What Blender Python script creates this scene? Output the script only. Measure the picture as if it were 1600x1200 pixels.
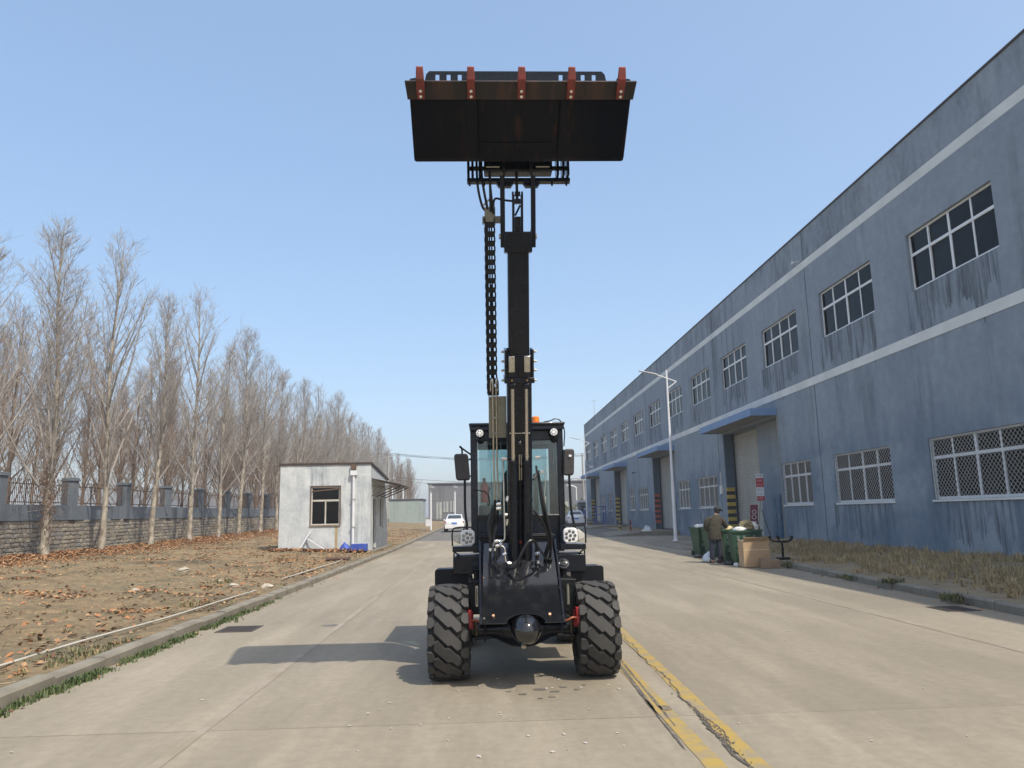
import bpy, bmesh, math, random
from mathutils import Vector, Matrix, noise as mnoise
R = random.Random(7)
scene = bpy.context.scene
col = scene.collection
for o in list(bpy.data.objects): bpy.data.objects.remove(o)

# ------------------------------------------------------------------ camera, sky, sun, exposure
CAM_H = 1.6
YAW, PITCH, ROLL = math.radians(2.309), math.radians(9.81), math.radians(1.2)
fwd = Vector((math.sin(YAW)*math.cos(PITCH), math.cos(YAW)*math.cos(PITCH), math.sin(PITCH)))
rgt = Vector((math.cos(YAW), -math.sin(YAW), 0)); upv = rgt.cross(fwd)
r2 = rgt*math.cos(ROLL) - upv*math.sin(ROLL); u2 = r2.cross(fwd)
cd = bpy.data.cameras.new('camera'); cam = bpy.data.objects.new('camera', cd); col.objects.link(cam)
cam.matrix_world = Matrix(((r2.x, u2.x, -fwd.x, 0), (r2.y, u2.y, -fwd.y, 0), (r2.z, u2.z, -fwd.z, CAM_H), (0, 0, 0, 1)))
cd.sensor_width = 36; cd.lens = 36*1180/1600; cd.clip_start = .1; cd.clip_end = 3000
scene.camera = cam
SUN = Vector((.44, -.58, 1)).normalized()          # towards the sun
w = bpy.data.worlds.new('World'); scene.world = w; w.use_nodes = True
nt = w.node_tree; bg = nt.nodes['Background']; sky = nt.nodes.new('ShaderNodeTexSky')
sky.sky_type = 'NISHITA'; sky.sun_disc = False
sky.sun_elevation = math.asin(SUN.z); sky.sun_rotation = math.atan2(SUN.x, SUN.y)
sky.altitude = 50; sky.air_density = .8; sky.dust_density = 3.2; sky.ozone_density = 2.0
gam = nt.nodes.new('ShaderNodeGamma'); gam.inputs[1].default_value = .45            # even spring haze: softens the whole sky's gradient
hsv = nt.nodes.new('ShaderNodeHueSaturation'); hsv.inputs['Saturation'].default_value = 1.6; hsv.inputs['Value'].default_value = 1.78
nt.links.new(sky.outputs[0], gam.inputs[0]); nt.links.new(gam.outputs[0], hsv.inputs['Color']); nt.links.new(hsv.outputs[0], bg.inputs[0]); bg.inputs[1].default_value = .15
sd = bpy.data.lights.new('sun', 'SUN'); so = bpy.data.objects.new('sun', sd); col.objects.link(so)
sd.energy = 2.3; sd.angle = math.radians(.55); sd.color = (1, .93, .82)
so.rotation_euler = (-SUN).to_track_quat('-Z', 'Y').to_euler(); so.location = (0, 0, 60)
scene.view_settings.view_transform = 'Standard'; scene.view_settings.look = 'None'
scene.view_settings.exposure = 1.0; scene.view_settings.gamma = 1
scene.render.engine = 'CYCLES'

# ------------------------------------------------------------------ materials
MATS = {}
def nodes(m):
    m.use_nodes = True; t = m.node_tree; return t, t.nodes['Principled BSDF'], t.nodes, t.links
def ramp(N, stops):
    r = N.new('ShaderNodeValToRGB'); e = r.color_ramp.elements
    while len(e) < len(stops): e.new(.5)
    for i, (p, c) in enumerate(stops):
        e[i].position = p; e[i].color = (c[0], c[1], c[2], 1) if isinstance(c, (tuple, list)) else (c, c, c, 1)
    return r
def coords(N, L, scale=(1, 1, 1), kind='pos'):
    mp = N.new('ShaderNodeMapping'); mp.inputs['Scale'].default_value = scale
    if kind == 'pos':
        g = N.new('ShaderNodeNewGeometry'); L.new(g.outputs['Position'], mp.inputs[0])
    else:
        g = N.new('ShaderNodeTexCoord'); L.new(g.outputs['Object'], mp.inputs[0])
    return mp
def noi(N, L, vec, scale, detail=6, rough=.6, dist=0):
    n = N.new('ShaderNodeTexNoise'); n.inputs['Scale'].default_value = scale; n.inputs['Detail'].default_value = detail
    n.inputs['Roughness'].default_value = rough; n.inputs['Distortion'].default_value = dist
    L.new(vec.outputs[0], n.inputs['Vector']); return n
def mixc(N, L, fac, a, b, mode='MIX'):
    m = N.new('ShaderNodeMix'); m.data_type = 'RGBA'; m.blend_type = mode
    for s, v in ((m.inputs[0], fac), (m.inputs[6], a), (m.inputs[7], b)):
        if hasattr(v, 'outputs'): L.new(v.outputs[0] if v.bl_idname != 'ShaderNodeMix' else v.outputs[2], s)
        elif hasattr(v, 'is_linked'): L.new(v, s)
        elif isinstance(v, (tuple, list)): s.default_value = (v[0], v[1], v[2], 1)
        else: s.default_value = v
    return m
def bump(N, L, bs, h, strength=.3, dist=.02):
    b = N.new('ShaderNodeBump'); b.inputs['Strength'].default_value = strength; b.inputs['Distance'].default_value = dist
    L.new(h.outputs[0], b.inputs['Height']); L.new(b.outputs[0], bs.inputs['Normal'])
def pm(name, c, rough=.6, metal=0, c2=None, scale=3, amt=(.35, .7), bumps=None, kind='obj', stretch=(1, 1, 1), rvar=0, spec=.5, coat=0, detail=6):
    """principled with one noise mixing two real colours, optional bump"""
    if name in MATS: return MATS[name]
    m = bpy.data.materials.new(name); t, b, N, L = nodes(m); MATS[name] = m
    b.inputs['Base Color'].default_value = (*c, 1); b.inputs['Roughness'].default_value = rough; b.inputs['Metallic'].default_value = metal
    b.inputs['Specular IOR Level'].default_value = spec
    if coat: b.inputs['Coat Weight'].default_value = coat; b.inputs['Coat Roughness'].default_value = .04
    v = coords(N, L, stretch, kind)
    if c2:
        n = noi(N, L, v, scale, detail); r = ramp(N, [(amt[0], 0), (amt[1], 1)]); L.new(n.outputs[0], r.inputs[0])
        x = mixc(N, L, r, c, c2); L.new(x.outputs[2], b.inputs['Base Color'])
        if rvar:
            mr = N.new('ShaderNodeMapRange'); mr.inputs[3].default_value = rough; mr.inputs[4].default_value = rough+rvar
            L.new(r.outputs[0], mr.inputs[0]); L.new(mr.outputs[0], b.inputs['Roughness'])
    if bumps:
        n2 = noi(N, L, v, bumps[0], 4); bump(N, L, b, n2, bumps[1], bumps[2] if len(bumps) > 2 else .01)
    return m
# machine
black = pm('black_paint', (.0035, .006, .012), .24, c2=(.009, .011, .015), scale=5, amt=(.5, .85), bumps=(180, .04, .001), coat=.12, rvar=.2, spec=.32)
gloss = pm('gloss_black', (.009, .010, .012), .06, c2=(.024, .023, .022), scale=9, amt=(.5, .9), coat=.65, rvar=.10, bumps=(3, .03, .004))
satin = pm('satin_black', (.005, .006, .008), .45, c2=(.012, .012, .012), scale=8, amt=(.5, .8), spec=.28)
rubber = pm('tyre_rubber', (.036, .035, .033), .75, c2=(.062, .058, .052), scale=4, amt=(.35, .75), bumps=(60, .15, .003))
groove = pm('tyre_carcass', (.009, .009, .009), .85, c2=(.022, .02, .018), scale=5, amt=(.45, .8))
hosem = pm('hose_rubber', (.006, .006, .008), .35, c2=(.012, .012, .012), scale=20, spec=.35)
chrome = pm('cylinder_chrome', (.62, .60, .56), .16, 1, c2=(.5, .47, .42), scale=12, rvar=.15)
zinc = pm('zinc_steel', (.58, .56, .50), .34, 1, c2=(.42, .40, .34), scale=25)
khaki = pm('khaki_zinc_plate', (.22, .215, .17), .45, .15, c2=(.17, .165, .125), scale=7)
fitting = pm('bright_fitting', (.78, .78, .76), .22, 1, c2=(.6, .6, .58), scale=30)
red = pm('red_paint', (.36, .018, .02), .38, c2=(.22, .014, .014), scale=12)
toothm = pm('tooth_red', (.25, .04, .03), .6, c2=(.12, .035, .025), scale=14, amt=(.4, .75))
steelrust = pm('cutting_edge_rust', (.016, .012, .011), .6, c2=(.085, .032, .018), scale=4, amt=(.45, .80), stretch=(3, .6, .6), bumps=(40, .2, .004))
bucketm = pm('bucket_paint', (.003, .0045, .008), .5, c2=(.05, .021, .011), scale=3.6, amt=(.54, .80), stretch=(2.8, .8, .6), bumps=(30, .1, .003), spec=.16)
amber = pm('amber_lens', (.85, .24, .01), .15, c2=(.7, .15, .01), scale=14)
white_lens = pm('white_lens', (.80, .80, .78), .12, c2=(.68, .68, .66), scale=20)
ledm = pm('led_reflector', (.25, .25, .26), .15, .9, c2=(.12, .12, .12), scale=40)
seatm = pm('seat_vinyl', (.03, .032, .035), .6, c2=(.05, .05, .055), scale=10)
def glass(name, tint, gloss_r=.02, base=.08, fk=1.0):
    m = bpy.data.materials.new(name); m.use_nodes = True; t = m.node_tree; N, L = t.nodes, t.links
    N.remove(N['Principled BSDF']); out = N['Material Output']
    tr = N.new('ShaderNodeBsdfTransparent'); tr.inputs[0].default_value = (*tint, 1)
    gl = N.new('ShaderNodeBsdfGlossy'); gl.inputs['Roughness'].default_value = gloss_r
    lw = N.new('ShaderNodeLayerWeight'); lw.inputs[0].default_value = .5
    pw = N.new('ShaderNodeMath'); pw.operation = 'POWER'; pw.inputs[1].default_value = 5; L.new(lw.outputs['Facing'], pw.inputs[0])
    fr = N.new('ShaderNodeMath'); fr.operation = 'MULTIPLY_ADD'; fr.inputs[1].default_value = .96; fr.inputs[2].default_value = .04; L.new(pw.outputs[0], fr.inputs[0])
    v = coords(N, L, (1, 1, 1), 'obj'); n = noi(N, L, v, 3.0, 3)
    mr = N.new('ShaderNodeMapRange'); mr.inputs[1].default_value = .35; mr.inputs[2].default_value = .75; mr.inputs[3].default_value = base*.4; mr.inputs[4].default_value = base
    L.new(n.outputs[0], mr.inputs[0])
    ad = N.new('ShaderNodeMath'); ad.operation = 'ADD'; ad.use_clamp = True; fm = N.new('ShaderNodeMath'); fm.operation = 'MULTIPLY'; fm.inputs[1].default_value = fk; L.new(fr.outputs[0], fm.inputs[0]); L.new(fm.outputs[0], ad.inputs[0]); L.new(mr.outputs[0], ad.inputs[1])
    mx = N.new('ShaderNodeMixShader'); L.new(ad.outputs[0], mx.inputs[0]); L.new(tr.outputs[0], mx.inputs[1]); L.new(gl.outputs[0], mx.inputs[2])
    L.new(mx.outputs[0], out.inputs[0]); MATS[name] = m; return m
cabglass = glass('cab_glass', (.72, .82, .83), .02, .05)
winglass = glass('window_glass', (.20, .23, .23), .03, .015, .55)
# place
def road_mat(name, c1, c2, c3):
    m = bpy.data.materials.new(name); t, b, N, L = nodes(m)
    v = coords(N, L); vs = coords(N, L, (1.6, .22, 1))
    big = noi(N, L, v, .16, 5, .6, .4); r1 = ramp(N, [(.36, 0), (.66, 1)]); L.new(big.outputs[0], r1.inputs[0])
    a = mixc(N, L, r1, c1, c2)
    trk = noi(N, L, vs, .9, 7, .66); r2_ = ramp(N, [(.44, 0), (.66, 1)]); L.new(trk.outputs[0], r2_.inputs[0])
    b2 = mixc(N, L, r2_, a, c3)
    sm = noi(N, L, v, 9, 8, .75); r3 = ramp(N, [(.25, .80), (.75, 1.12)]); L.new(sm.outputs[0], r3.inputs[0])
    c = mixc(N, L, 1.0, b2, r3, 'MULTIPLY')
    sp = noi(N, L, v, 1.7, 3, .5); r4 = ramp(N, [(.70, 0), (.76, .5)]); L.new(sp.outputs[0], r4.inputs[0])
    d = mixc(N, L, r4, c, (c1[0]*.62, c1[1]*.6, c1[2]*.58))
    oi = N.new('ShaderNodeObjectInfo'); mr = N.new('ShaderNodeMapRange'); mr.inputs[3].default_value = .93; mr.inputs[4].default_value = 1.05
    L.new(oi.outputs['Random'], mr.inputs[0]); e = mixc(N, L, 1.0, d, mr, 'MULTIPLY')
    L.new(e.outputs[2], b.inputs['Base Color']); b.inputs['Roughness'].default_value = .82
    g = noi(N, L, v, 55, 6, .7); bump(N, L, b, g, .25, .006)
    MATS[name] = m; return m
concrete = road_mat('road_concrete', (.276, .236, .170), (.226, .195, .143), (.322, .276, .204))
asphalt = road_mat('far_asphalt', (.15, .138, .118), (.13, .12, .105), (.18, .165, .14))
kerbm = pm('kerb_concrete', (.25, .225, .175), .85, c2=(.16, .142, .108), scale=2.5, kind='pos', bumps=(30, .4, .008))
jointm = pm('joint_grout', (.075, .066, .05), .9, c2=(.12, .105, .08), scale=8, kind='pos')
def paint(name, c, under, lo, hi, sc=5):
    return pm(name, c, .7, c2=under, scale=sc, amt=(lo, hi), kind='pos', bumps=(50, .2, .004), detail=9)
yellow = paint('worn_yellow_paint', (.37, .255, .06), (.26, .215, .14), .44, .64)
palep = paint('faint_white_paint', (.33, .285, .225), (.262, .217, .150), .30, .62, 3)
tyremark = paint('tyre_mark', (.09, .08, .07), (.25, .20, .12), .40, .66, 7)
crackm = pm('crack_dark', (.06, .052, .042), .95, c2=(.13, .11, .085), scale=14, kind='pos')
rubble = pm('crumbled_concrete', (.24, .205, .15), .95, c2=(.12, .10, .075), scale=18, kind='pos', bumps=(40, .6, .02))
def earth_mat():
    m = bpy.data.materials.new('bare_earth'); t, b, N, L = nodes(m); v = coords(N, L)
    n1 = noi(N, L, v, .35, 7, .65, .5); r1 = ramp(N, [(.28, (.085, .068, .038)), (.42, (.18, .138, .076)), (.50, (.265, .188, .10)), (.60, (.20, .16, .092)), (.74, (.11, .10, .05))]); L.new(n1.outputs[0], r1.inputs[0])
    n2 = noi(N, L, v, 4.5, 8, .75); r2_ = ramp(N, [(.25, .45), (.75, 1.40)]); L.new(n2.outputs[0], r2_.inputs[0])
    a = mixc(N, L, 1.0, r1, r2_, 'MULTIPLY')
    n3 = noi(N, L, v, 1.1, 5, .6); r3 = ramp(N, [(.60, 0), (.72, .55)]); L.new(n3.outputs[0], r3.inputs[0])
    c = mixc(N, L, r3, a, (.07, .072, .024)); L.new(c.outputs[2], b.inputs['Base Color']); b.inputs['Roughness'].default_value = .95
    n4 = noi(N, L, v, 14, 9, .75); bump(N, L, b, n4, .9, .05); MATS['bare_earth'] = m; return m
earth = earth_mat()
verge_m = pm('verge_soil', (.20, .16, .10), .95, c2=(.30, .235, .14), scale=1.3, kind='pos', bumps=(14, .8, .04), detail=9)
groundm = pm('open_ground', (.15, .12, .07), .95, c2=(.10, .085, .045), scale=.15, kind='pos', bumps=(4, .4, .05))
def plaster(name, c1, c2, streak, fine, drip_dir=1.6, pale=None, wins=False, sc=1.0):
    """weathered painted render: cloudy tone, vertical run-off streaks, damp foot"""
    m = bpy.data.materials.new(name); t, b, N, L = nodes(m)
    v = coords(N, L, (sc, sc, sc)); vs = coords(N, L, (drip_dir*sc, drip_dir*sc, .10*sc))
    n1 = noi(N, L, v, .30, 7, .65, .6); r1 = ramp(N, [(.32, 0), (.68, 1)]); L.new(n1.outputs[0], r1.inputs[0])
    a = mixc(N, L, r1, c1, c2)
    n2 = noi(N, L, vs, 1.0, 7, .7); r2_ = ramp(N, [(.50, 0), (.70, .85)]); L.new(n2.outputs[0], r2_.inputs[0])
    n2b = noi(N, L, v, .22, 4, .5); r2b = ramp(N, [(.42, 0), (.62, 1)]); L.new(n2b.outputs[0], r2b.inputs[0])
    mm = N.new('ShaderNodeMath'); mm.operation = 'MULTIPLY'; L.new(r2_.outputs[0], mm.inputs[0]); L.new(r2b.outputs[0], mm.inputs[1])
    c = mixc(N, L, mm.outputs[0], a, streak)
    vs2 = coords(N, L, (.8*sc, .8*sc, .16*sc)); n5 = noi(N, L, vs2, 1.3, 5, .6, .3); r5 = ramp(N, [(.56, 0), (.78, .55)]); L.new(n5.outputs[0], r5.inputs[0])
    c = mixc(N, L, r5, c, pale or (c2[0]*1.25, c2[1]*1.22, c2[2]*1.18))
    if wins:
        # run-off dirt below each window sill (bays repeat every 7.05*S metres)
        def M(op, a, b_=None):
            q = N.new('ShaderNodeMath'); q.operation = op
            for i_, s_ in enumerate((a, b_)):
                if s_ is None: continue
                if hasattr(s_, 'links'): L.new(s_, q.inputs[i_])
                else: q.inputs[i_].default_value = s_
            return q.outputs[0]
        g = N.new('ShaderNodeNewGeometry'); sp = N.new('ShaderNodeSeparateXYZ'); L.new(g.outputs['Position'], sp.inputs[0])
        wob = noi(N, L, coords(N, L, (1, 2.2, .25)), 1.0, 4, .6)
        my = M('MODULO', M('ADD', sp.outputs['Y'], 100*7.05*.85-20.3*.85-.1), 7.05*.85); iny = M('LESS_THAN', my, 4.75*.85)
        tot = None
        for (sill, ln) in ((7.85, 1.7), (1.77, 1.6)):
            d = M('DIVIDE', M('SUBTRACT', sill, sp.outputs['Z']), ln)      # 0 at the sill, 1 where the longest run ends
            k_ = M('MULTIPLY', M('GREATER_THAN', d, 0.0), M('LESS_THAN', d, M('SUBTRACT', M('MULTIPLY', wob.outputs[0], 2.2), .45)))
            tot = k_ if tot is None else M('ADD', tot, k_)
        fine_ = noi(N, L, coords(N, L, (1, 7, .35)), 1.0, 5, .7); rf_ = ramp(N, [(.42, .0), (.62, .95)]); L.new(fine_.outputs[0], rf_.inputs[0])
        c = mixc(N, L, M('MULTIPLY', M('MULTIPLY', tot, iny), rf_.outputs[0]), c, streak)
        # darker repainted clouds between the ground-floor windows, grubby parapet
        cl = noi(N, L, coords(N, L, (1, .30, .32)), 1.0, 3, .5, .8); rc = ramp(N, [(.38, 0), (.55, .72)]); L.new(cl.outputs[0], rc.inputs[0])
        c = mixc(N, L, M('MULTIPLY', rc.outputs[0], M('MINIMUM', M('MAXIMUM', M('DIVIDE', M('SUBTRACT', M('ADD', M('MULTIPLY', wob.outputs[0], 3.0), 3.3), sp.outputs['Z']), 1.6), 0.0), 1.0)), c, (.135, .185, .24))
        pz = noi(N, L, coords(N, L, (1, .9, .35)), 1.2, 6, .7); rp_ = ramp(N, [(.47, 0), (.70, .65)]); L.new(pz.outputs[0], rp_.inputs[0])
        c = mixc(N, L, M('MULTIPLY', rp_.outputs[0], M('GREATER_THAN', sp.outputs['Z'], 11.1)), c, streak)
    n3 = noi(N, L, v, 3.2, 8, .72); r3 = ramp(N, [(.25, .84), (.75, 1.12)]); L.new(n3.outputs[0], r3.inputs[0])
    d = mixc(N, L, 1.0, c, r3, 'MULTIPLY')
    L.new(d.outputs[2], b.inputs['Base Color']); b.inputs['Roughness'].default_value = .88
    n4 = noi(N, L, v, 22, 6, .7); bump(N, L, b, n4, .35, .012); MATS[name] = m; return m
bluewall = plaster('blue_grey_render', (.245, .287, .33), (.31, .352, .385), (.085, .10, .115), 1, wins=True)
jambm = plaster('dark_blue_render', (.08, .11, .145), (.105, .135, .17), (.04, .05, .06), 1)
boothwall = plaster('pale_grey_render', (.40, .43, .445), (.62, .64, .62), (.15, .17, .185), 1, 1.6, (.74, .74, .69), sc=3.4)
fencewall = plaster('fence_blue_render', (.11, .135, .16), (.16, .185, .205), (.055, .062, .07), 1)
whiteband = pm('white_band', (.78, .78, .73), .8, c2=(.62, .62, .58), scale=.8, kind='pos', bumps=(20, .2, .006))
canopyblue = pm('canopy_blue', (.19, .31, .50), .6, c2=(.15, .24, .40), scale=1.2, kind='pos')
soffit = pm('soffit_concrete', (.30, .28, .25), .9, c2=(.22, .21, .19), scale=1.5, kind='pos')
shutterm = pm('shutter_slats', (.46, .45, .41), .5, c2=(.36, .35, .31), scale=.8, kind='pos', stretch=(1, 1, .3))
pvc = pm('white_window_frame', (.86, .86, .84), .45, c2=(.74, .74, .72), scale=5)
wirem = pm('white_wire', (.70, .71, .70), .5, c2=(.56, .56, .55), scale=9)
curtain = pm('pale_blind', (.30, .30, .27), .9, c2=(.21, .205, .185), scale=.7, kind='pos')
dark_in = pm('dim_interior', (.09, .095, .10), .9, c2=(.06, .06, .065), scale=.4, kind='pos')
steel_dark = pm('dark_steel', (.045, .04, .038), .55, .3, c2=(.10, .06, .04), scale=6)
rusty = pm('rusty_iron', (.09, .065, .05), .75, c2=(.16, .085, .05), scale=6)
whitepaint = pm('white_pole_paint', (.72, .73, .74), .4, c2=(.60, .61, .62), scale=2)
stonem = pm('rubble_stone', (.32, .28, .22), .95, c2=(.165, .15, .125), scale=2.2, kind='pos', bumps=(9, .8, .04), detail=8)
stone2 = pm('rubble_stone_pale', (.38, .335, .255), .95, c2=(.23, .205, .165), scale=2.6, kind='pos', bumps=(9, .8, .04), detail=8)
stone3 = pm('rubble_stone_grey', (.20, .195, .178), .95, c2=(.285, .26, .215), scale=2.4, kind='pos', bumps=(9, .8, .04), detail=8)
mortar = pm('lime_mortar', (.17, .15, .12), .95, c2=(.10, .09, .072), scale=5, kind='pos', bumps=(20, .6, .02))
bark = pm('pale_bark', (.42, .375, .30), .9, c2=(.17, .14, .105), scale=5.5, amt=(.38, .62), stretch=(1, 1, .55), bumps=(25, .5, .01))
twig = pm('twig_bark', (.25, .222, .195), .9, c2=(.36, .33, .29), scale=3)
twig2 = pm('brown_twig_bark', (.19, .142, .108), .9, c2=(.275, .215, .165), scale=3)
leaf_a = pm('dry_leaf_orange', (.37, .165, .062), .8, c2=(.25, .11, .045), scale=2, kind='pos')
leaf_b = pm('dry_leaf_tan', (.42, .26, .13), .8, c2=(.30, .17, .08), scale=2, kind='pos')
leaf_c = pm('dry_leaf_brown', (.15, .08, .042), .85, c2=(.105, .06, .034), scale=2, kind='pos')
weed = pm('green_weed', (.062, .088, .026), .7, c2=(.095, .115, .045), scale=3, kind='pos')
straw = pm('dry_grass', (.52, .40, .22), .9, c2=(.36, .27, .145), scale=1.1, kind='pos')
straw2 = pm('dry_grass_dull', (.27, .21, .115), .9, c2=(.18, .155, .08), scale=1.1, kind='pos')

# ------------------------------------------------------------------ mesh helpers
class MB:
    def __init__(s): s.v = []; s.f = []; s.m = []; s.mi = 0
    def add(s, vs, fs):
        o = len(s.v); s.v += [tuple(p) for p in vs]
        for f in fs: s.f.append(tuple(i+o for i in f)); s.m.append(s.mi)
        return s
    def box(s, x0, x1, y0, y1, z0, z1):
        return s.add([(x0, y0, z0), (x1, y0, z0), (x1, y1, z0), (x0, y1, z0), (x0, y0, z1), (x1, y0, z1), (x1, y1, z1), (x0, y1, z1)],
                     [(0, 3, 2, 1), (4, 5, 6, 7), (0, 1, 5, 4), (1, 2, 6, 5), (2, 3, 7, 6), (3, 0, 4, 7)])
    def obox(s, c, ax, ay, az):
        """oriented box: centre and three half-axis vectors"""
        c, ax, ay, az = Vector(c), Vector(ax), Vector(ay), Vector(az)
        P = [c+ax*i+ay*j+az*k for k in (-1, 1) for (i, j) in ((-1, -1), (1, -1), (1, 1), (-1, 1))]
        return s.add(P, [(0, 3, 2, 1), (4, 5, 6, 7), (0, 1, 5, 4), (1, 2, 6, 5), (2, 3, 7, 6), (3, 0, 4, 7)])
    def bar(s, a, b, w, h=None):
        """square bar between two points"""
        a, b = Vector(a), Vector(b); d = (b-a); l = d.length; d = d/l; h = h or w
        r = Vector((0, 0, 1)) if abs(d.z) < .9 else Vector((0, 1, 0))
        x = d.cross(r).normalized(); y = x.cross(d)
        return s.obox((a+b)/2, x*w/2, y*h/2, d*l/2)
    def cyl(s, a, b, r0, r1=None, n=16, cap=True):
        r1 = r0 if r1 is None else r1
        return s.tube([a, b], [r0, r1], n, cap)
    def tube(s, pts, rs, n=8, cap=True):
        pts = [Vector(p) for p in pts]
        if not isinstance(rs, (list, tuple)): rs = [rs]*len(pts)
        d0 = (pts[1]-pts[0]).normalized()
        x = d0.cross(Vector((0, 0, 1)) if abs(d0.z) < .9 else Vector((0, 1, 0))).normalized()
        V = []; k = len(pts)
        for i, p in enumerate(pts):
            d = (pts[min(i+1, k-1)]-pts[max(i-1, 0)]).normalized()
            x = (x-d*x.dot(d)).normalized(); y = d.cross(x)
            for j in range(n):
                a = 2*math.pi*j/n; V.append(p+(x*math.cos(a)+y*math.sin(a))*rs[i])
        Fs = [(i*n+j, i*n+(j+1) % n, (i+1)*n+(j+1) % n, (i+1)*n+j) for i in range(k-1) for j in range(n)]
        if cap: Fs += [tuple(range(n-1, -1, -1)), tuple((k-1)*n+j for j in range(n))]
        return s.add(V, Fs)
    def lathe(s, c, axis, prof, n=32, close=False):
        """prof: list of (along, radius)"""
        c, d = Vector(c), Vector(axis).normalized()
        x = d.cross(Vector((0, 0, 1)) if abs(d.z) < .9 else Vector((0, 1, 0))).normalized(); y = d.cross(x); V = []
        for (t, r) in prof:
            for j in range(n):
                a = 2*math.pi*j/n; V.append(c+d*t+(x*math.cos(a)+y*math.sin(a))*r)
        k = len(prof)
        Fs = [(i*n+j, i*n+(j+1) % n, (i+1)*n+(j+1) % n, (i+1)*n+j) for i in range(k-1) for j in range(n)]
        if not close: Fs += [tuple(range(n-1, -1, -1)), tuple((k-1)*n+j for j in range(n))]
        else: Fs += [((k-1)*n+j, (k-1)*n+(j+1) % n, (j+1) % n, j) for j in range(n)]
        return s.add(V, Fs)
    def prism(s, poly, off):
        """planar polygon (3D points) pushed along off"""
        off = Vector(off); P = [Vector(p) for p in poly]; n = len(P)
        return s.add(P+[p+off for p in P], [tuple(range(n-1, -1, -1)), tuple(range(n, 2*n))]+[(i, (i+1) % n, n+(i+1) % n, n+i) for i in range(n)])
    def sphere(s, c, r, n=20, k=12, sc=(1, 1, 1)):
        prof = [(-math.cos(math.pi*i/k)*r*sc[2], max(1e-4, math.sin(math.pi*i/k)*r)) for i in range(k+1)]
        o = len(s.v); s.lathe((0, 0, 0), (0, 0, 1), prof, n)
        for i in range(o, len(s.v)): p = s.v[i]; s.v[i] = (p[0]*sc[0]+c[0], p[1]*sc[1]+c[1], p[2]+c[2])
        return s
    def mesh(s, name, mats, smooth=None, origin=(0, 0, 0)):
        me = bpy.data.meshes.new(name); o = origin
        me.from_pydata([(p[0]-o[0], p[1]-o[1], p[2]-o[2]) for p in s.v], [], s.f)
        for m in (mats if isinstance(mats, (list, tuple)) else [mats]): me.materials.append(m)
        if max(s.m, default=0) > 0: me.polygons.foreach_set('material_index', s.m)
        bm = bmesh.new(); bm.from_mesh(me); bmesh.ops.recalc_face_normals(bm, faces=bm.faces); bm.to_mesh(me); bm.free()
        if smooth is not None:
            me.shade_smooth(); me.set_sharp_from_angle(angle=math.radians(smooth))
        me.update(); return me
def root_of(p):
    while p.parent: p = p.parent
    return p
def put(name, mb, mats, parent=None, smooth=None, bevel=0, kind=None):
    """link ONE mesh object; world-coordinate vertices are made relative to the parent's root"""
    org = root_of(parent).location if parent else (0, 0, 0)
    me = mb if isinstance(mb, bpy.types.Mesh) else mb.mesh(name, mats, smooth, org)
    o = bpy.data.objects.new(name, me); col.objects.link(o); o.parent = parent
    if bevel:
        b = o.modifiers.new('bevel', 'BEVEL'); b.width = bevel; b.segments = 2; b.limit_method = 'ANGLE'; b.angle_limit = math.radians(35); b.harden_normals = False
    if kind: o['kind'] = kind
    return o
def tag(o, label=None, cat=None, group=None, kind=None):
    if label: o['label'] = label
    if cat: o['category'] = cat
    if group: o['group'] = group
    if kind: o['kind'] = kind
    return o
def thing(name, label, cat, loc=(0, 0, 0), group=None, rz=0):
    o = bpy.data.objects.new(name, None); col.objects.link(o); o.location = loc; o.rotation_euler.z = rz
    o.empty_display_size = .2
    return tag(o, label, cat, group)
def copy_tree(o, parent=None):
    c = o.copy(); col.objects.link(c); c.parent = parent
    for ch in list(o.children): copy_tree(ch, c)
    return c
def curve_pts(P, n=10):
    """Catmull-Rom through points"""
    P = [Vector(p) for p in P]; Q = [P[0]*2-P[1]]+P+[P[-1]*2-P[-2]]; out = []
    for i in range(1, len(Q)-2):
        for k in range(n):
            t = k/n; a, b, c, d = Q[i-1], Q[i], Q[i+1], Q[i+2]
            out.append(.5*((2*b)+(c-a)*t+(2*a-5*b+4*c-d)*t*t+(3*b-a-3*c+d)*t**3))
    return out+[P[-1]]
def fn(x, y, z=0): return mnoise.noise(Vector((x, y, z)))
def rise(Y): return max(0., min(Y, 110.)-38.)*.0075
ORD = ['first', 'second', 'third', 'fourth', 'fifth', 'sixth', 'seventh', 'eighth', 'ninth', 'tenth', 'eleventh', 'twelfth', 'thirteenth', 'fourteenth', 'fifteenth', 'sixteenth', 'seventeenth', 'eighteenth', 'nineteenth', 'twentieth', 'twenty-first', 'twenty-second', 'twenty-third', 'twenty-fourth']

# ------------------------------------------------------------------ ground, road, kerbs
def sheet(name, xs, ys, zf, mat, smooth=True, **k):
    mb = MB(); nx = len(xs)
    V = [(x, y, zf(x, y)) for y in ys for x in xs]
    Fs = [(j*nx+i, j*nx+i+1, (j+1)*nx+i+1, (j+1)*nx+i) for j in range(len(ys)-1) for i in range(nx-1)]
    mb.add(V, Fs); o = put(name, mb, mat, smooth=60 if smooth else None); o['kind'] = 'structure'; return o
def lin(a, b, n): return [a+(b-a)*i/n for i in range(n+1)]
gx = [-1500, -600, -250, -120, -60, -20, 0, 20, 60, 120, 250, 600, 1500]; gy = [-300, -60, -20, 0, 20, 38, 60, 85, 110, 160, 250, 500, 1000, 2000]
sheet('ground', gx, gy, lambda x, y: rise(y)-.09, groundm)
KL = -4.25                                   # road face of the left kerb
def KR(Y): return 7.75+(min(Y, 40)-11)*.058   # road face of the right kerb
sheet('road_bed', [KL-.05, 0, 14.5], lin(-6, 128, 60), lambda x, y: rise(y)-.045, jointm)
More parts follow.
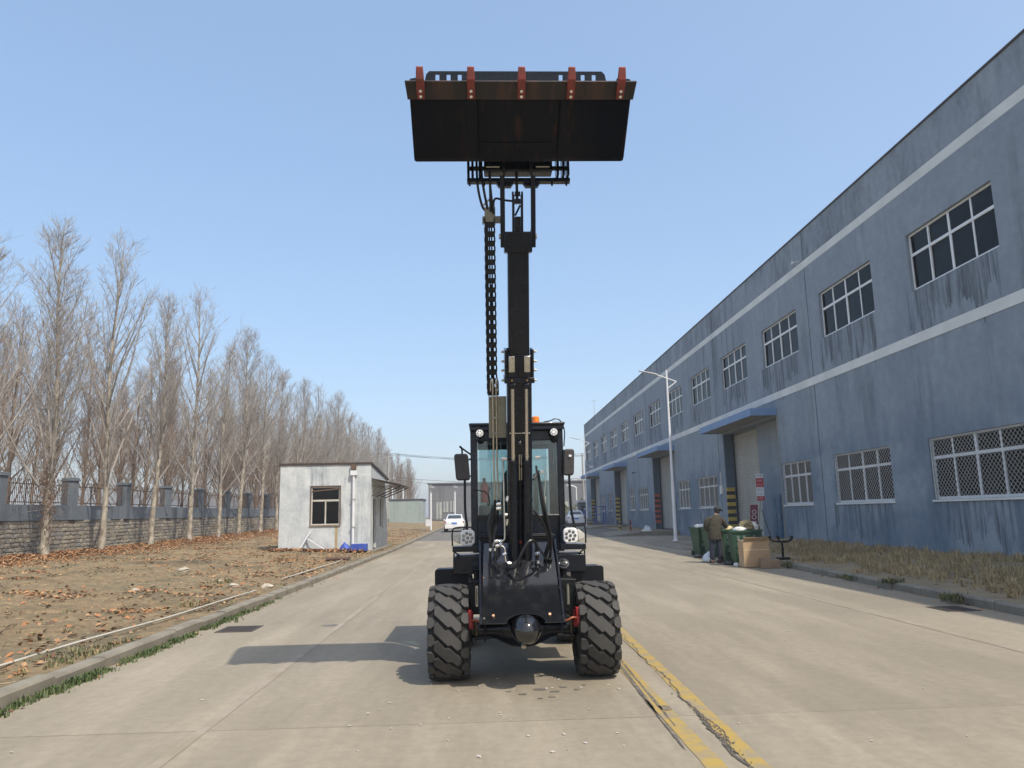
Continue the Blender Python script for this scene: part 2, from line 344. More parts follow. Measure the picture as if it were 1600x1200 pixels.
road = tag(bpy.data.objects.new('road', None), kind='structure'); col.objects.link(road)
XJ = [KL, -2.2, 1.74, 5.9]
YJ = [-5.7+6*k-.006 for k in range(0, 10)]
for j in range(len(YJ)-1):
    y0, y1 = YJ[j]+.005, YJ[j+1]-.005
    for i in range(4):
        x0 = XJ[i]+.004; nx = 4
        mb = MB(); rows = 4; V = []
        for a in range(rows+1):
            y = y0+(y1-y0)*a/rows
            xe = (XJ[i+1]-.004) if i < 3 else (KR(y)+.02 if y < 37.5 else 12.7)
            xs0 = x0
            for b_ in range(nx+1): V.append((xs0+(xe-xs0)*b_/nx, y, rise(y)+R.uniform(-.0012, .0012)))
        n = nx+1
        top = [(a*n+b_, a*n+b_+1, (a+1)*n+b_+1, (a+1)*n+b_) for a in range(rows) for b_ in range(nx)]
        rim = [b_ for b_ in range(n)]+[a*n+nx for a in range(1, rows+1)]+[rows*n+b_ for b_ in range(nx-1, -1, -1)]+[a*n for a in range(rows-1, 0, -1)]
        k0 = len(V); V += [(V[q][0], V[q][1], V[q][2]-.04) for q in rim]
        top += [(rim[q], rim[(q+1) % len(rim)], k0+(q+1) % len(rim), k0+q) for q in range(len(rim))]
        mb.add(V, top); put('slab', mb, concrete, road)
mb = MB(); ys = lin(YJ[-1]+.01, 128, 50)
mb.add([p for y in ys for p in ((KL, y, rise(y)), (12.7, y, rise(y)))], [(2*i, 2*i+1, 2*i+3, 2*i+2) for i in range(50)])
put('far_carriageway', mb, asphalt, road)
mb = MB(); ys = lin(24.3, 128, 60)      # grey patched strip on the far left lane
def strip(name, pts, mat, parent=None, z=.004, kind=None):
    """flat ribbon; pts = list of (xl, xr, y)"""
    mb = MB(); V = []
    for (a, b, y) in pts: V += [(a, y, rise(y)+z), (b, y, rise(y)+z)]
    mb.add(V, [(2*i, 2*i+1, 2*i+3, 2*i+2) for i in range(len(pts)-1)])
    return put(name, mb, mat, parent)
def jit(a): return a+R.uniform(-.006, .006)
strip('painted_line', [(jit(1.375), jit(1.515), y) for y in lin(1.0, 10.4, 40)], yellow, road).__setitem__('label', 'worn yellow line beside the front wheel')
strip('painted_line', [(jit(1.655+(y-5)*.0225), jit(1.785+(y-5)*.0225), y) for y in lin(1.0, 11.7, 44)], yellow, road).__setitem__('label', 'worn yellow line running beside the crack')
strip('painted_line', [(jit(-2.245), jit(-2.155), y) for y in lin(1.0, 16.2, 60)], palep, road, .0035).__setitem__('label', 'faint pale line on the left lane')
strip('painted_line', [(jit(5.855), jit(5.945), y) for y in lin(1.0, 30, 80)], palep, road, .0035).__setitem__('label', 'faint pale line on the right lane')
# tyre marks over the yellow line
for k, (a, b, xo, sl, wd) in enumerate([(6.3, 8.9, 1.36, .030, .035), (6.0, 9.3, 1.42, .022, .022), (5.4, 7.0, 1.345, .018, .02), (6.45, 6.62, 1.47, 0, .09)]):
    strip('tyre_mark', [(xo+sl*(y-a)-wd/2*min(1, 6*(i+.3)/24, 6*(24.3-i)/24)+R.uniform(-.005, .005), xo+sl*(y-a)+wd/2*min(1, 6*(i+.3)/24, 6*(24.3-i)/24)+R.uniform(-.005, .005), y) for i, y in enumerate(lin(a, b, 24))], tyremark, road, .0075)
# crack with ragged sides, crumbled lumps along it
pts = []; xo = 0
for i, y in enumerate(lin(2.0, 11.3, 190)):
    xo = xo*.86+R.uniform(-.016, .016); c = 1.668+(y-5)*.0225+xo
    wd = .004+.005*R.random()+max(0, .026*math.exp(-((y-5.9)/.75)**2))*R.uniform(.3, 1)+.012*max(0, fn(y*1.1, 3))
    wd *= min(1, (11.3-y)/2.0+.15); pts.append((c-wd*R.uniform(.6, 1), c+wd*R.uniform(.6, 1), y))
strip('crack', pts, crackm, road, .0062)
for (ya, yb2, off, amp) in ((5.3, 6.5, -.035, .03), (5.5, 6.3, .04, .03), (4.2, 5.2, -.03, .02), (3.0, 4.6, .025, .02)):
    pb = []; xo = 0; n_ = 40
    for i, y in enumerate(lin(ya, yb2, n_)):
        xo = xo*.8+R.uniform(-.010, .010); u = i/n_; c = 1.668+(y-5)*.0225+off*math.sin(math.pi*u)+xo*amp*20; wd = .003+.005*R.random(); pb.append((c-wd, c+wd, y))
    strip('crack_branch', pb, crackm, road, .0066)
mb = MB()
for i in range(80):
    y = R.choice([R.gauss(5.8, .3), R.gauss(5.85, .4), R.uniform(4, 8)]); x = 1.668+(y-5)*.0225+R.gauss(.0, .022)-.02*(R.random() < .3); r = R.uniform(.003, .007)
    a = R.random()*6.28; mb.obox((x, y, .008+r*.4), (r*math.cos(a), r*math.sin(a), r*.2), (-r*.8*math.sin(a), r*.8*math.cos(a), r*.1), (0, .1*r, r*.6))
tag(put('concrete_crumbs', mb, rubble), 'crumbled concrete bits along the road crack', 'rubble', kind='stuff')
# spots of white litter / chips and damp spots on the slabs
mb = MB()
for i in range(90):
    x, y = R.choice([(R.uniform(-4, 1.3), R.uniform(4.5, 7.5)), (R.uniform(-1.2, 1.6), R.uniform(5.2, 8)), (R.uniform(1.5, 7), R.uniform(5, 14))]); r = R.uniform(.004, .016); a = R.random()*6.28; q = R.uniform(.3, 1)
    mb.obox((x, y, .0065), (r*math.cos(a), r*math.sin(a), 0), (-r*q*math.sin(a), r*q*math.cos(a), 0), (0, 0, .0022))
tag(put('pale_chips', mb, pm('paint_chip', (.50, .47, .42), .8, c2=(.38, .35, .3), scale=3, kind='pos')), 'pale chips scattered over the concrete road', 'chips', kind='stuff')
mb = MB()
for (x, y, r) in [(.5, 7.35, .05), (.62, 7.25, .035), (.72, 7.42, .03), (.83, 7.3, .022), (.33, 7.18, .03), (.58, 7.05, .026), (.92, 7.48, .02), (.2, 7.3, .02), (.47, 7.0, .018), (-2.35, 12.0, .09)]:
    k = 14; V = [(x+r*math.cos(6.283*i/k)*R.uniform(.8, 1.2)*1.3, y+r*math.sin(6.283*i/k)*R.uniform(.8, 1.2), .0045) for i in range(k)]
    mb.add(V, [tuple(range(k))])
put('damp_spot', mb, pm('damp_concrete', (.11, .095, .08), .5, c2=(.2, .18, .15), scale=9, kind='pos'), road)

def kerb(name, fx, y0, y1, step, hgt, wid, side, mat):
    root = tag(bpy.data.objects.new(name, None), kind='structure'); col.objects.link(root)
    y = y0; n = 0
    while y < y1:
        L = min(step, y1-y); mb = MB(); xa, xb = fx(y), fx(y+L); dz = R.uniform(-.008, .012); dx = R.uniform(-.008, .008)
        za, zb = rise(y)+hgt+dz, rise(y+L)+hgt+dz+R.uniform(-.006, .006); c = .025
        sec = [(0, -.08), (0, hgt-c), (c, hgt), (wid, hgt), (wid, -.08)]
        V = []
        for (yy, xx, top) in ((y+.006, xa, za), (y+L-.006, xb, zb)):
            for (u, v) in sec: V.append((xx+dx+side*u, yy, top-hgt+v))
        k = 5; mb.add(V, [tuple(range(k)), tuple(range(2*k-1, k-1, -1))]+[(i, k+i, k+(i+1) % k, (i+1) % k) for i in range(k)])
        put('kerb_stone', mb, mat, root); y += L; n += 1
    return root
kerb('kerb_left', lambda y: KL, 1.0, 52, 1.0, .13, .16, -1, kerbm)
mb = MB().box(KL-.16, KL, 52, 128, 0, .5)
kerb('kerb_left_far', lambda y: KL, 52, 120, 4, .13, .16, -1, kerbm)
kerb('kerb_right', KR, 4.0, 21.6, 1.1, .14, .18, 1, kerbm)
kerb('kerb_right_beyond_bins', KR, 26.5, 37.5, 1.1, .14, .18, 1, kerbm)
kerb('kerb_right_behind_bins', lambda y: KR(y)+.25, 21.6, 26.5, 1.1, .14, .18, 1, kerbm)
# left field rising to the boundary wall
def zl(x, y):
    t = max(0, min(1, (-4.4-x)/12)); return .115+.30*t+rise(y)+t*.004*max(0, min(y, 110)-29)
def zl_n(x, y):
    e = min(1, max(0, (-4.42-x)*1.4)); return zl(x, y)+e*(.06*fn(x*.9, y*.9)+.045*fn(x*2.6, y*2.6, 4)+.02*fn(x*7, y*7, 1))-(1-e)*.012
sheet('earth_field', [-4.41]+lin(-4.6, -19, 130)+[-22, -28, -40, -70], lin(2, 45, 300)+lin(46, 110, 64)[1:]+[130, 160], zl_n, earth)
# right verge(s)
def zr(x, y):
    t = max(0, min(1, (x-KR(y)-.15)/4.0)); return .125+.21*t*t*(3-2*t)
def verge(name, y0, y1, x1, n):
    mb = MB(); V = []; nx = 22
    for j in range(n+1):
        y = y0+(y1-y0)*j/n
        for i in range(nx+1):
            x = KR(y)+.17+(x1-KR(y)-.17)*i/nx
            V.append((x, y, zr(x, y)+rise(y)+(.02*fn(x*1.7, y*1.7, 9)+.012*fn(x*5, y*5, 2) if i else 0)))
    mb.add(V, [(j*(nx+1)+i, j*(nx+1)+i+1, (j+1)*(nx+1)+i+1, (j+1)*(nx+1)+i) for j in range(n) for i in range(nx)])
    o = put(name, mb, verge_m, smooth=60); o['kind'] = 'structure'; return o
verge('verge_right', 2, 37.4, 12.85, 90)
# island verge further along, past the factory entrance
isl = kerb('kerb_island', lambda y: 10.3+.0*y, 50, 66, 1.6, .14, .18, 1, kerbm)
sheet('verge_island', lin(10.47, 12.6, 8), lin(50, 66, 20), lambda x, y: rise(y)+.135+.03*fn(x*2, y*2), verge_m)

def drain(x, y, wx, wy, label):
    t = thing('drain_grate', label, 'drain grate', (x, y, 0), 'drain grates in the road')
    fr = MB(); e = .035
    for (a, b, c, d) in ((-wx, wx, -wy, -wy+e), (-wx, wx, wy-e, wy), (-wx, -wx+e, -wy+e, wy-e), (wx-e, wx, -wy+e, wy-e)): fr.box(x+a, x+b, y+c, y+d, -.03, .010)
    grm = pm('worn_iron', (.085, .066, .055), .7, c2=(.05, .042, .037), scale=9); put('frame', fr, grm, t); put('painted_pit_shade', MB().box(x-wx+e, x+wx-e, y-wy+e, y+wy-e, -.035, .0045), pm('pit_shade_black', (.008, .007, .006), .9, c2=(.014, .012, .01), scale=9), t)  # no real depth: near-flush plate coloured black as the shade under the bars
    n = 9
    me = None
    for i in range(n):
        xx = x-wx+e+(2*wx-2*e)*(i+.5)/n
        if me is None:
            o = put('bar', MB().box(xx-.011, xx+.011, y-wy+e, y+wy-e, .0046, .012), grm, t); me = o.data; x00 = xx
        else:
            o = bpy.data.objects.new('bar', me); col.objects.link(o); o.parent = t; o.location.x = xx-x00
    put('cross_bar', MB().box(x-wx+e, x+wx-e, y-.012, y+.012, .0122, .0135), grm, t)
drain(-3.66, 11.85, .27, .30, 'rusty iron drain grate beside the left kerb')
drain(7.32, 12.0, .26, .30, 'dark drain grate in the shade by the right kerb')

# ------------------------------------------------------------------ factory building (right)
W = 12.75; S = .85; WB = .20
def sy(y): return y*S
def sz(z): return 1.6+(z-1.6)*S
fac = thing('factory_building', 'long blue-grey two-storey factory building with white bands on the right', 'building', (W, 50, 0))
HT = sz(14.36); Y0F, Y1F = 2.0, 94.0
UZ0, UZ1 = sz(8.95), sz(11.0); LZ0, LZ1 = sz(1.8), sz(3.83); RZ = sz(6.25)
upper = [(sy(20.3+7.05*k), sy(24.85+7.05*k)) for k in range(-1, 13)]
lower = [(sy(13.3), sy(17.8)), (sy(20.3), sy(24.9)), (sy(27.35), sy(31.9)), (sy(34.25), sy(37.6)), (sy(48.3), sy(52.8)), (sy(54.9), sy(58.3)), (sy(69.1), sy(73.0)), (sy(75.3), sy(78.0)), (sy(88.5), sy(91.5)), (sy(94), sy(97))]
recess = [(sy(37.85), sy(46.5), 3.75), (sy(58.9), sy(66.5), 3.4), (sy(79.0), sy(86.4), 3.4), (sy(98.2), sy(105.8), 3.4)]
holes = [(a, b, UZ0, UZ1) for a, b in upper]+[(a, b, LZ0, LZ1) for a, b in lower]+[(a, b, WB-.3, RZ) for a, b, c in recess]
def wall_grid(y0, y1, z0, z1, holes, x, thick):
    """wall in the plane x with real openings and reveals"""
    ys = sorted({y0, y1} | {h[0] for h in holes} | {h[1] for h in holes}); zs = sorted({z0, z1} | {max(z0, h[2]) for h in holes} | {h[3] for h in holes})
    mb = MB(); inside = lambda y, z: any(h[0] < y < h[1] and h[2] < z < h[3] for h in holes)
    for i in range(len(ys)-1):
        j = 0
        while j < len(zs)-1:
            if inside((ys[i]+ys[i+1])/2, (zs[j]+zs[j+1])/2): j += 1; continue
            a, b, c, d = ys[i], ys[i+1], zs[j], zs[j+1]
            mb.add([(x, a, c), (x, b, c), (x, b, d), (x, a, d)], [(0, 3, 2, 1)]); mb.add([(x+thick, a, c), (x+thick, b, c), (x+thick, b, d), (x+thick, a, d)], [(0, 1, 2, 3)]); j += 1
    for (a, b, c, d) in holes:
        c = max(c, z0)
        mb.add([(x, a, c), (x+thick, a, c), (x+thick, a, d), (x, a, d)], [(0, 1, 2, 3)]); mb.add([(x, b, c), (x+thick, b, c), (x+thick, b, d), (x, b, d)], [(3, 2, 1, 0)])
        mb.add([(x, a, d), (x+thick, a, d), (x+thick, b, d), (x, b, d)], [(0, 1, 2, 3)]); mb.add([(x, a, c), (x+thick, a, c), (x+thick, b, c), (x, b, c)], [(3, 2, 1, 0)])
    return mb
wm = wall_grid(Y0F, Y1F, -.1, HT, holes, W, .24)
me = bpy.data.meshes.new('wall'); o = fac.location
me.from_pydata([(p[0]-o[0], p[1]-o[1], p[2]-o[2]) for p in wm.v], [], wm.f); me.materials.append(bluewall); put('wall', me, None, fac)
mb = MB().box(W+.001, W+30, Y0F-.25, Y0F-.001, -.1, HT).box(W+.001, W+30, Y1F+.001, Y1F+.25, -.1, HT).box(W+30.01, W+30.3, Y0F-.25, Y1F+.25, -.1, HT)
put('wall', mb, bluewall, fac)
put('roof', MB().box(W+.245, W+29.98, Y0F+.01, Y1F-.01, HT-.9, HT-.6), soffit, fac)
put('parapet_cap', MB().box(W-.03, W+.27, Y0F-.26, Y1F+.26, HT+.002, HT+.06), steel_dark, fac)
put('floor_slab', MB().box(W+.25, W+29.9, Y0F+.02, Y1F-.02, .0, .12), dark_in, fac)
put('storey_floor', MB().box(W+.25, W+29.9, Y0F+.02, Y1F-.02, 5.9, 6.15), dark_in, fac)
put('inner_partition', MB().box(W+5, W+5.1, Y0F+.02, Y1F-.02, .13, HT-.95), dark_in, fac)
for z in (sz(12.77), sz(7.285)): put('white_band', MB().box(W-.004-(z < 8)*.012, W+.05, Y0F-.2, Y1F+.1, z-.15, z+.15), whiteband, fac)
for y in (sy(33.1), sy(47.6), sy(60.5), sy(75), sy(88), sy(95)):
    zz = [(.15, sz(7.285)-.17), (sz(7.285)+.17, sz(12.77)-.17), (sz(12.77)+.17, HT-.03)]
    if any(a < y < b for a, b, c in recess): zz = zz[1:]
    if any(a-.05 < y < b+.05 for a, b in upper) or any(a-.05 < y < b+.05 for a, b in lower): continue
    mb = MB()
    for a, b in zz: mb.box(W-.006, W+.02, y-.02, y+.02, a, b)
    put('expansion_joint', mb, pm('joint_dark', (.06, .07, .085), .9, c2=(.1, .115, .14), scale=2), fac)

def window(y0, y1, z0, z1, cols, split, grille, blind):
    """white frame (mesh) > panes, grille, sill"""
    x0, x1 = W+.09, W+.15; fr = MB(); e = .06
    fr.box(x0, x1, y0+.01, y1-.01, z0+.005, z0+e+.02); fr.box(x0, x1, y0+.01, y1-.01, z1-e, z1-.005)
    fr.box(x0, x1, y0+.01, y0+e, z0+e+.022, z1-e-.002); fr.box(x0, x1, y1-e, y1-.01, z0+e+.022, z1-e-.002)
    zs = z0+(z1-z0)*split; fr.box(x0-.006, x1+.004, y0+e+.002, y1-e-.002, zs-.042, zs+.042)
    for i in range(1, cols):
        y = y0+(y1-y0)*i/cols; h = .046 if i*2 == cols else .032
        fr.box(x0, x1, y-h, y+h, z0+e+.024, zs-.044); fr.box(x0, x1, y-h, y+h, zs+.044, z1-e-.004)
    f = put('window', fr, pvc, fac)
    for i in range(cols):
        a, b = y0+(y1-y0)*i/cols+.028, y0+(y1-y0)*(i+1)/cols-.028
        for (c, d) in ((z0+.07, zs-.04), (zs+.04, z1-.05)):
            tl = R.uniform(-.014, .014); tk = R.uniform(-.014, .014)
            p = MB().add([(W+.118+tl, a, c), (W+.118-tl, b, c), (W+.118-tl+tk, b, d), (W+.118+tl+tk, a, d)], [(0, 3, 2, 1)])
            p.add([(W+.126+tl, a, c), (W+.126-tl, b, c), (W+.126-tl+tk, b, d), (W+.126+tl+tk, a, d)], [(0, 1, 2, 3)])
            put('pane', p, winglass, f)
    if grille:
        g = MB(); st = .15; hh = z1-z0; ww = y1-y0; xg = W+.05
        k = -int(hh/st)-1
        while k*st < ww:
            for sg in (1, -1):
                a0 = max(0, k*st); a1 = min(ww, k*st+hh)
                if a1-a0 > .03:
                    za, zb = a0-k*st, a1-k*st
                    A = (xg+.004*sg, y0+a0, z0+za) if sg > 0 else (xg+.004*sg, y1-a0, z0+za)
                    B = (xg+.004*sg, y0+a1, z0+zb) if sg > 0 else (xg+.004*sg, y1-a1, z0+zb)
                    g.tube([A, B], .0055, 3, False)
            k += 1
        g.box(xg-.012, xg+.012, y0+.012, y0+.035, z0+.01, z1-.01).box(xg-.012, xg+.012, y1-.035, y1-.012, z0+.01, z1-.01).box(xg-.012, xg+.012, y0+.037, y1-.037, z1-.035, z1-.012)
        put('grille', g, wirem, f)
    if grille: put('sill', MB().box(W-.04, W+.085, y0-.04, y1+.04, z0-.06, z0-.002), bluewall if not grille else whiteband, f)
    if blind:
        bl = MB(); y = y0
        while y < y1-.1:
            wd = R.uniform(.3, .6)*(y1-y0)*.5
            if R.random() < blind: bl.box(W+.45, W+.47, y+.02, min(y1, y+wd)-.02, z0+.03, z0+(z1-z0)*R.choice([.45, .5, .38, .55]))
            y += wd
        if bl.v: put('blind', bl, curtain, f)
    return f
for k, (a, b) in enumerate(upper): window(a, b, UZ0, UZ1, 4, .63, False, 0)
for k, (a, b) in enumerate(lower): window(a, b, LZ0, LZ1, 4 if b-a > 2.7 else 3, .68, True, .6)
# recessed loading doors
for k, (a, b, sw) in enumerate(recess):
    bx = W+.44; rb = rise((a+b)/2)+.22
    put('recess_wall', MB().box(bx, bx+.12, a-.3, b-sw, -.1, RZ+.2), bluewall, fac)
    put('recess_wall', MB().box(bx+.14, bx+.2, b-sw, b+.3, RZ-.1, RZ+.2), bluewall, fac)
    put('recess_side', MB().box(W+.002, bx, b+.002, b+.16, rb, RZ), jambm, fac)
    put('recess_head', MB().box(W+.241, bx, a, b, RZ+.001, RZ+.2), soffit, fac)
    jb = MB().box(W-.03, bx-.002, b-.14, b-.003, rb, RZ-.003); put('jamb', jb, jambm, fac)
    st = MB(); st2 = MB(); n = 11; zz = rb+.45; hstep = .19
    for i in range(n):
        (st if i % 2 == 0 else st2).box(W-.036, bx-.06, b-.146, b-.139, zz+i*hstep, zz+(i+1)*hstep-.001)
        (st if i % 2 == 0 else st2).box(W-.036, W-.0305, b-.138, b-.003, zz+i*hstep, zz+(i+1)*hstep-.001)
    cc = pm('warn_red', (.48, .10, .06), .7, c2=(.34, .08, .05), scale=4) if k == 1 else pm('warn_yellow', (.52, .38, .07), .7, c2=(.36, .27, .07), scale=4)
    put('warning_stripes', st, cc, fac); put('warning_stripes', st2, pm('warn_black', (.03, .03, .033), .7, c2=(.06, .06, .06), scale=4), fac)
    sh = MB(); z = rb; P = []
    while z < RZ-.1: P += [(bx+.10, z), (bx+.075, z+.03), (bx+.075, z+.075), (bx+.10, z+.095)]; z += .105
    V = []
    for (x, zq) in P: V += [(x, b-sw, zq), (x, b-.01, zq)]
    sh.add(V, [(2*i, 2*i+1, 2*i+3, 2*i+2) for i in range(len(P)-1)]); put('roller_shutter', sh, shutterm, fac)
    put('bottom_rail', MB().box(bx+.06, bx+.11, b-sw+.01, b-.02, rb, rb+.06), steel_dark, fac)
    cz = RZ+.12; c = MB()
    c.box(W-1.12, W-.003, a-.1, b+.25, cz, cz+.06); c.box(W-1.16, W-1.122, a-.14, b+.29, cz-.06, cz+.26); c.box(W-1.12, W-.003, a-.14, a-.102, cz-.06, cz+.26); c.box(W-1.12, W-.003, b+.252, b+.29, cz-.06, cz+.26)
    cn = put('canopy', c, canopyblue, fac)
    put('soffit', MB().box(W-1.11, W-.005, a-.09, b+.24, cz-.02, cz-.002), soffit, cn)
    put('threshold', MB().box(W-2.6, bx+.1, a-.4, b+.35, rise(a)-.1, rb-.004), kerbm, fac)
    ap = MB(); ap.prism([(W-2.61, a-.3, rise(a)-.05), (W-2.61, a-.3, rb-.03), (W-4.6, a-.3, rise(a)+.01), (W-4.6, a-.3, rise(a)-.05)], (0, b-a+.5, 0)); put('ramp', ap, kerbm, fac)
    if k < 2:
        dy = a+1.25; d = MB().box(bx-.05, bx-.003, dy, dy+1.0, rb, rb+2.02)
        dm = pm('blue_steel_door', (.055, .135, .22), .5, c2=(.04, .10, .17), scale=2)
        dd = put('door', d, dm, fac); dd['label'] = 'blue steel side door'
        for z in (.15, .75, 1.35): put('panel', MB().box(bx-.065, bx-.051, dy+.12, dy+.46, rb+z, rb+z+.5).box(bx-.065, bx-.051, dy+.54, dy+.88, rb+z, rb+z+.5), dm, dd)
        put('handle', MB().box(bx-.10, bx-.066, dy+.06, dy+.10, rb+.95, rb+1.12), zinc, dd)
put('edge_trim', MB().box(W-.012, W+.03, recess[0][0]-.05, recess[0][0]-.015, .3, RZ), pm('ochre_trim', (.36, .30, .17), .8, c2=(.25, .2, .12), scale=3), fac)
for (y, z) in ((sy(33.5), sz(13.0)), (sy(74), sz(5.4))): put('wall_lamp', MB().cyl((W-.25, y, z), (W, y, z+.05), .02, .03, 8).sphere((W-.28, y, z-.02), .07, 10, 8), whitepaint if z > 8 else steel_dark, fac)
for (y) in (30.2, 36.8, 44, 59, 80): put('roof_rod', MB().cyl((W+.1, y, HT+.03), (W+.1, y, HT+.45), .012, .008, 6), zinc, fac)
put('mast', MB().cyl((W+1.2, 93, HT-.3), (W+1.2, 93, HT+3.2), .05, .02, 6).bar((W+.8, 93, HT+3), (W+1.6, 93, HT+3), .04), zinc, fac)
# lean-to electrical box by the nearest recess, conduit
put('conduit', MB().cyl((W-.05, recess[0][1]+.7, 2.9), (W-.05, recess[0][1]+.7, 3.6), .03, n=8).box(W-.11, W-.004, recess[0][1]+.55, recess[0][1]+.85, 2.45, 2.9), whiteband, fac)

# ------------------------------------------------------------------ boundary wall with railing (left)
WX = -18.0
bw = thing('boundary_wall', 'stone and blue-grey rendered boundary wall with pillars and rusty railings', 'wall', (WX, 45, 0))
YW0, YW1 = 21.0, 128.0
def zb(y): return zl(WX, y)
def ztop(y): return 1.75+.0035*(y-29)       # top of the stonework
PILL = [24.1+5.08*k for k in range(0, 21)]
ys = lin(YW0, YW1, 40); mb = MB()
for i in range(40):
    a, b = ys[i], ys[i+1]; V = []
    for y in (a, b): V += [(WX-.38, y, -.2), (WX-.025, y, -.2), (WX-.025, y, ztop(y)), (WX-.38, y, ztop(y))]
    mb.add(V, [(0, 1, 5, 4), (1, 2, 6, 5), (2, 3, 7, 6), (3, 0, 4, 7)])
put('stone_core', mb, mortar, bw)
mb = MB()
for i in range(40):
    a, b = ys[i], ys[i+1]; V = []
    for y in (a, b): V += [(WX-.33, y, ztop(y)+.001), (WX-.004, y, ztop(y)+.001), (WX-.004, y, ztop(y)+.63), (WX-.33, y, ztop(y)+.63)]
    mb.add(V, [(0, 1, 5, 4), (1, 2, 6, 5), (2, 3, 7, 6), (3, 0, 4, 7)])
put('rendered_band', mb, fencewall, bw)
SM = []
for k in range(18):
    s = MB(); n = 8; out = []
    for i in range(n):
        a = 6.2832*i/n+R.uniform(-.2, .2); c, q = math.cos(a), math.sin(a)
        rr = 1/max(abs(c), abs(q))*R.uniform(.86, 1.04); rr = min(rr, 1.32)
        out.append((c*rr*.5, q*rr*.5))
    V = [(-.03, u, v) for u, v in out]+[(R.uniform(.004, .022), u*.93, v*.92) for u, v in out]+[(R.uniform(.012, .03), R.uniform(-.1, .1), R.uniform(-.1, .1))]
    Fs = [(i, (i+1) % n, n+(i+1) % n, n+i) for i in range(n)]+[(n+i, n+(i+1) % n, 2*n) for i in range(n)]
    SM.append((V, Fs))
stone_meshes = []
for k, (V, Fs) in enumerate(SM):
    s = MB(); s.add(V, Fs); stone_meshes.append(s.mesh('stone', [stonem, stone2, stone3][k % 3]))
rest = [MB(), MB(), MB()]; cnt = 0; layout = []
y = 26.3
rows = 8
for r_ in range(rows+1):
    y = 26.2+R.random()*.3
    while y < 74:
        L = R.uniform(.26, .62)*(1+.3*R.random()); h = (ztop(y)-zb(y)+.05)/rows
        layout.append((y+L/2, zb(y)-.02+h*(r_+.5), L, h*R.uniform(.75, 1.15))); y += L
layout = [q for q in layout if q[1]+q[3]*.4 < ztop(q[0])]
layout.sort()
for (yc, zc, L, h) in layout:
    k = R.randrange(18); rot = R.choice([0, math.pi])
    if cnt < 300 and yc > 28:
        o = bpy.data.objects.new('stone', stone_meshes[k]); col.objects.link(o); o.parent = bw
        o.location = (WX-.02-bw.location.x, yc-bw.location.y, zc); o.scale = (1, L, h); o.rotation_euler.x = rot; cnt += 1
    else:
        c, s_ = math.cos(rot), math.sin(rot)
        rest[k % 3].add([(WX-.02+p[0], yc+(p[1]*c)*L, zc+(p[2]*c)*h) for p in SM[k][0]], SM[k][1])
for i in range(3): put('stonework', rest[i], [stonem, stone2, stone3][i], bw, kind='stuff')
pil = None
for y in PILL:
    z0 = ztop(y)+.632; mb = MB().box(WX-.42, WX+.06, y-.24, y+.24, ztop(y)-.004, z0+1.05)
    mb.box(WX-.47, WX+.11, y-.29, y+.29, z0+1.051, z0+1.13).box(WX-.44, WX+.08, y-.26, y+.26, z0+1.131, z0+1.19)
    put('pillar', mb, fencewall, bw, bevel=.012)
bars = 0; barme = MB().box(-.009, .009, -.009, .009, 0, 1.0).mesh('bar', rusty)
for i in range(len(PILL)-1):
    a, b = PILL[i]+.245, PILL[i+1]-.245; z0 = ztop(a)+.632; xr = WX-.17
    rl = MB(); dzy = ztop(b)-ztop(a)
    for zz in (.10, .82): rl.obox((xr, (a+b)/2, z0+zz+dzy/2), (.018, 0, 0), (0, (b-a)/2, dzy/2), (0, 0, .018))
    rl.obox((xr, a+(b-a)*.34, z0+.45), (.02, 0, 0), (0, .02, 0), (0, 0, .45)).obox((xr, a+(b-a)*.68, z0+.45+dzy*.68), (.02, 0, 0), (0, .02, 0), (0, 0, .45))
    rp = put('railing', rl, rusty, bw); n = 38; far = MB()
    for k in range(n):
        y = a+(b-a)*(k+.5)/n; zz = z0+.02+dzy*(k+.5)/n
        if 1 <= i <= 7 and bars < 290:
            o = bpy.data.objects.new('bar', barme); col.objects.link(o); o.parent = rp; bars += 1
            o.location = (xr+.028-bw.location.x, y-bw.location.y, zz)
        else: far.box(xr+.019, xr+.037, y-.009, y+.009, zz, zz+1.0)
    if far.v: put('bars', far, rusty, rp, kind='stuff')

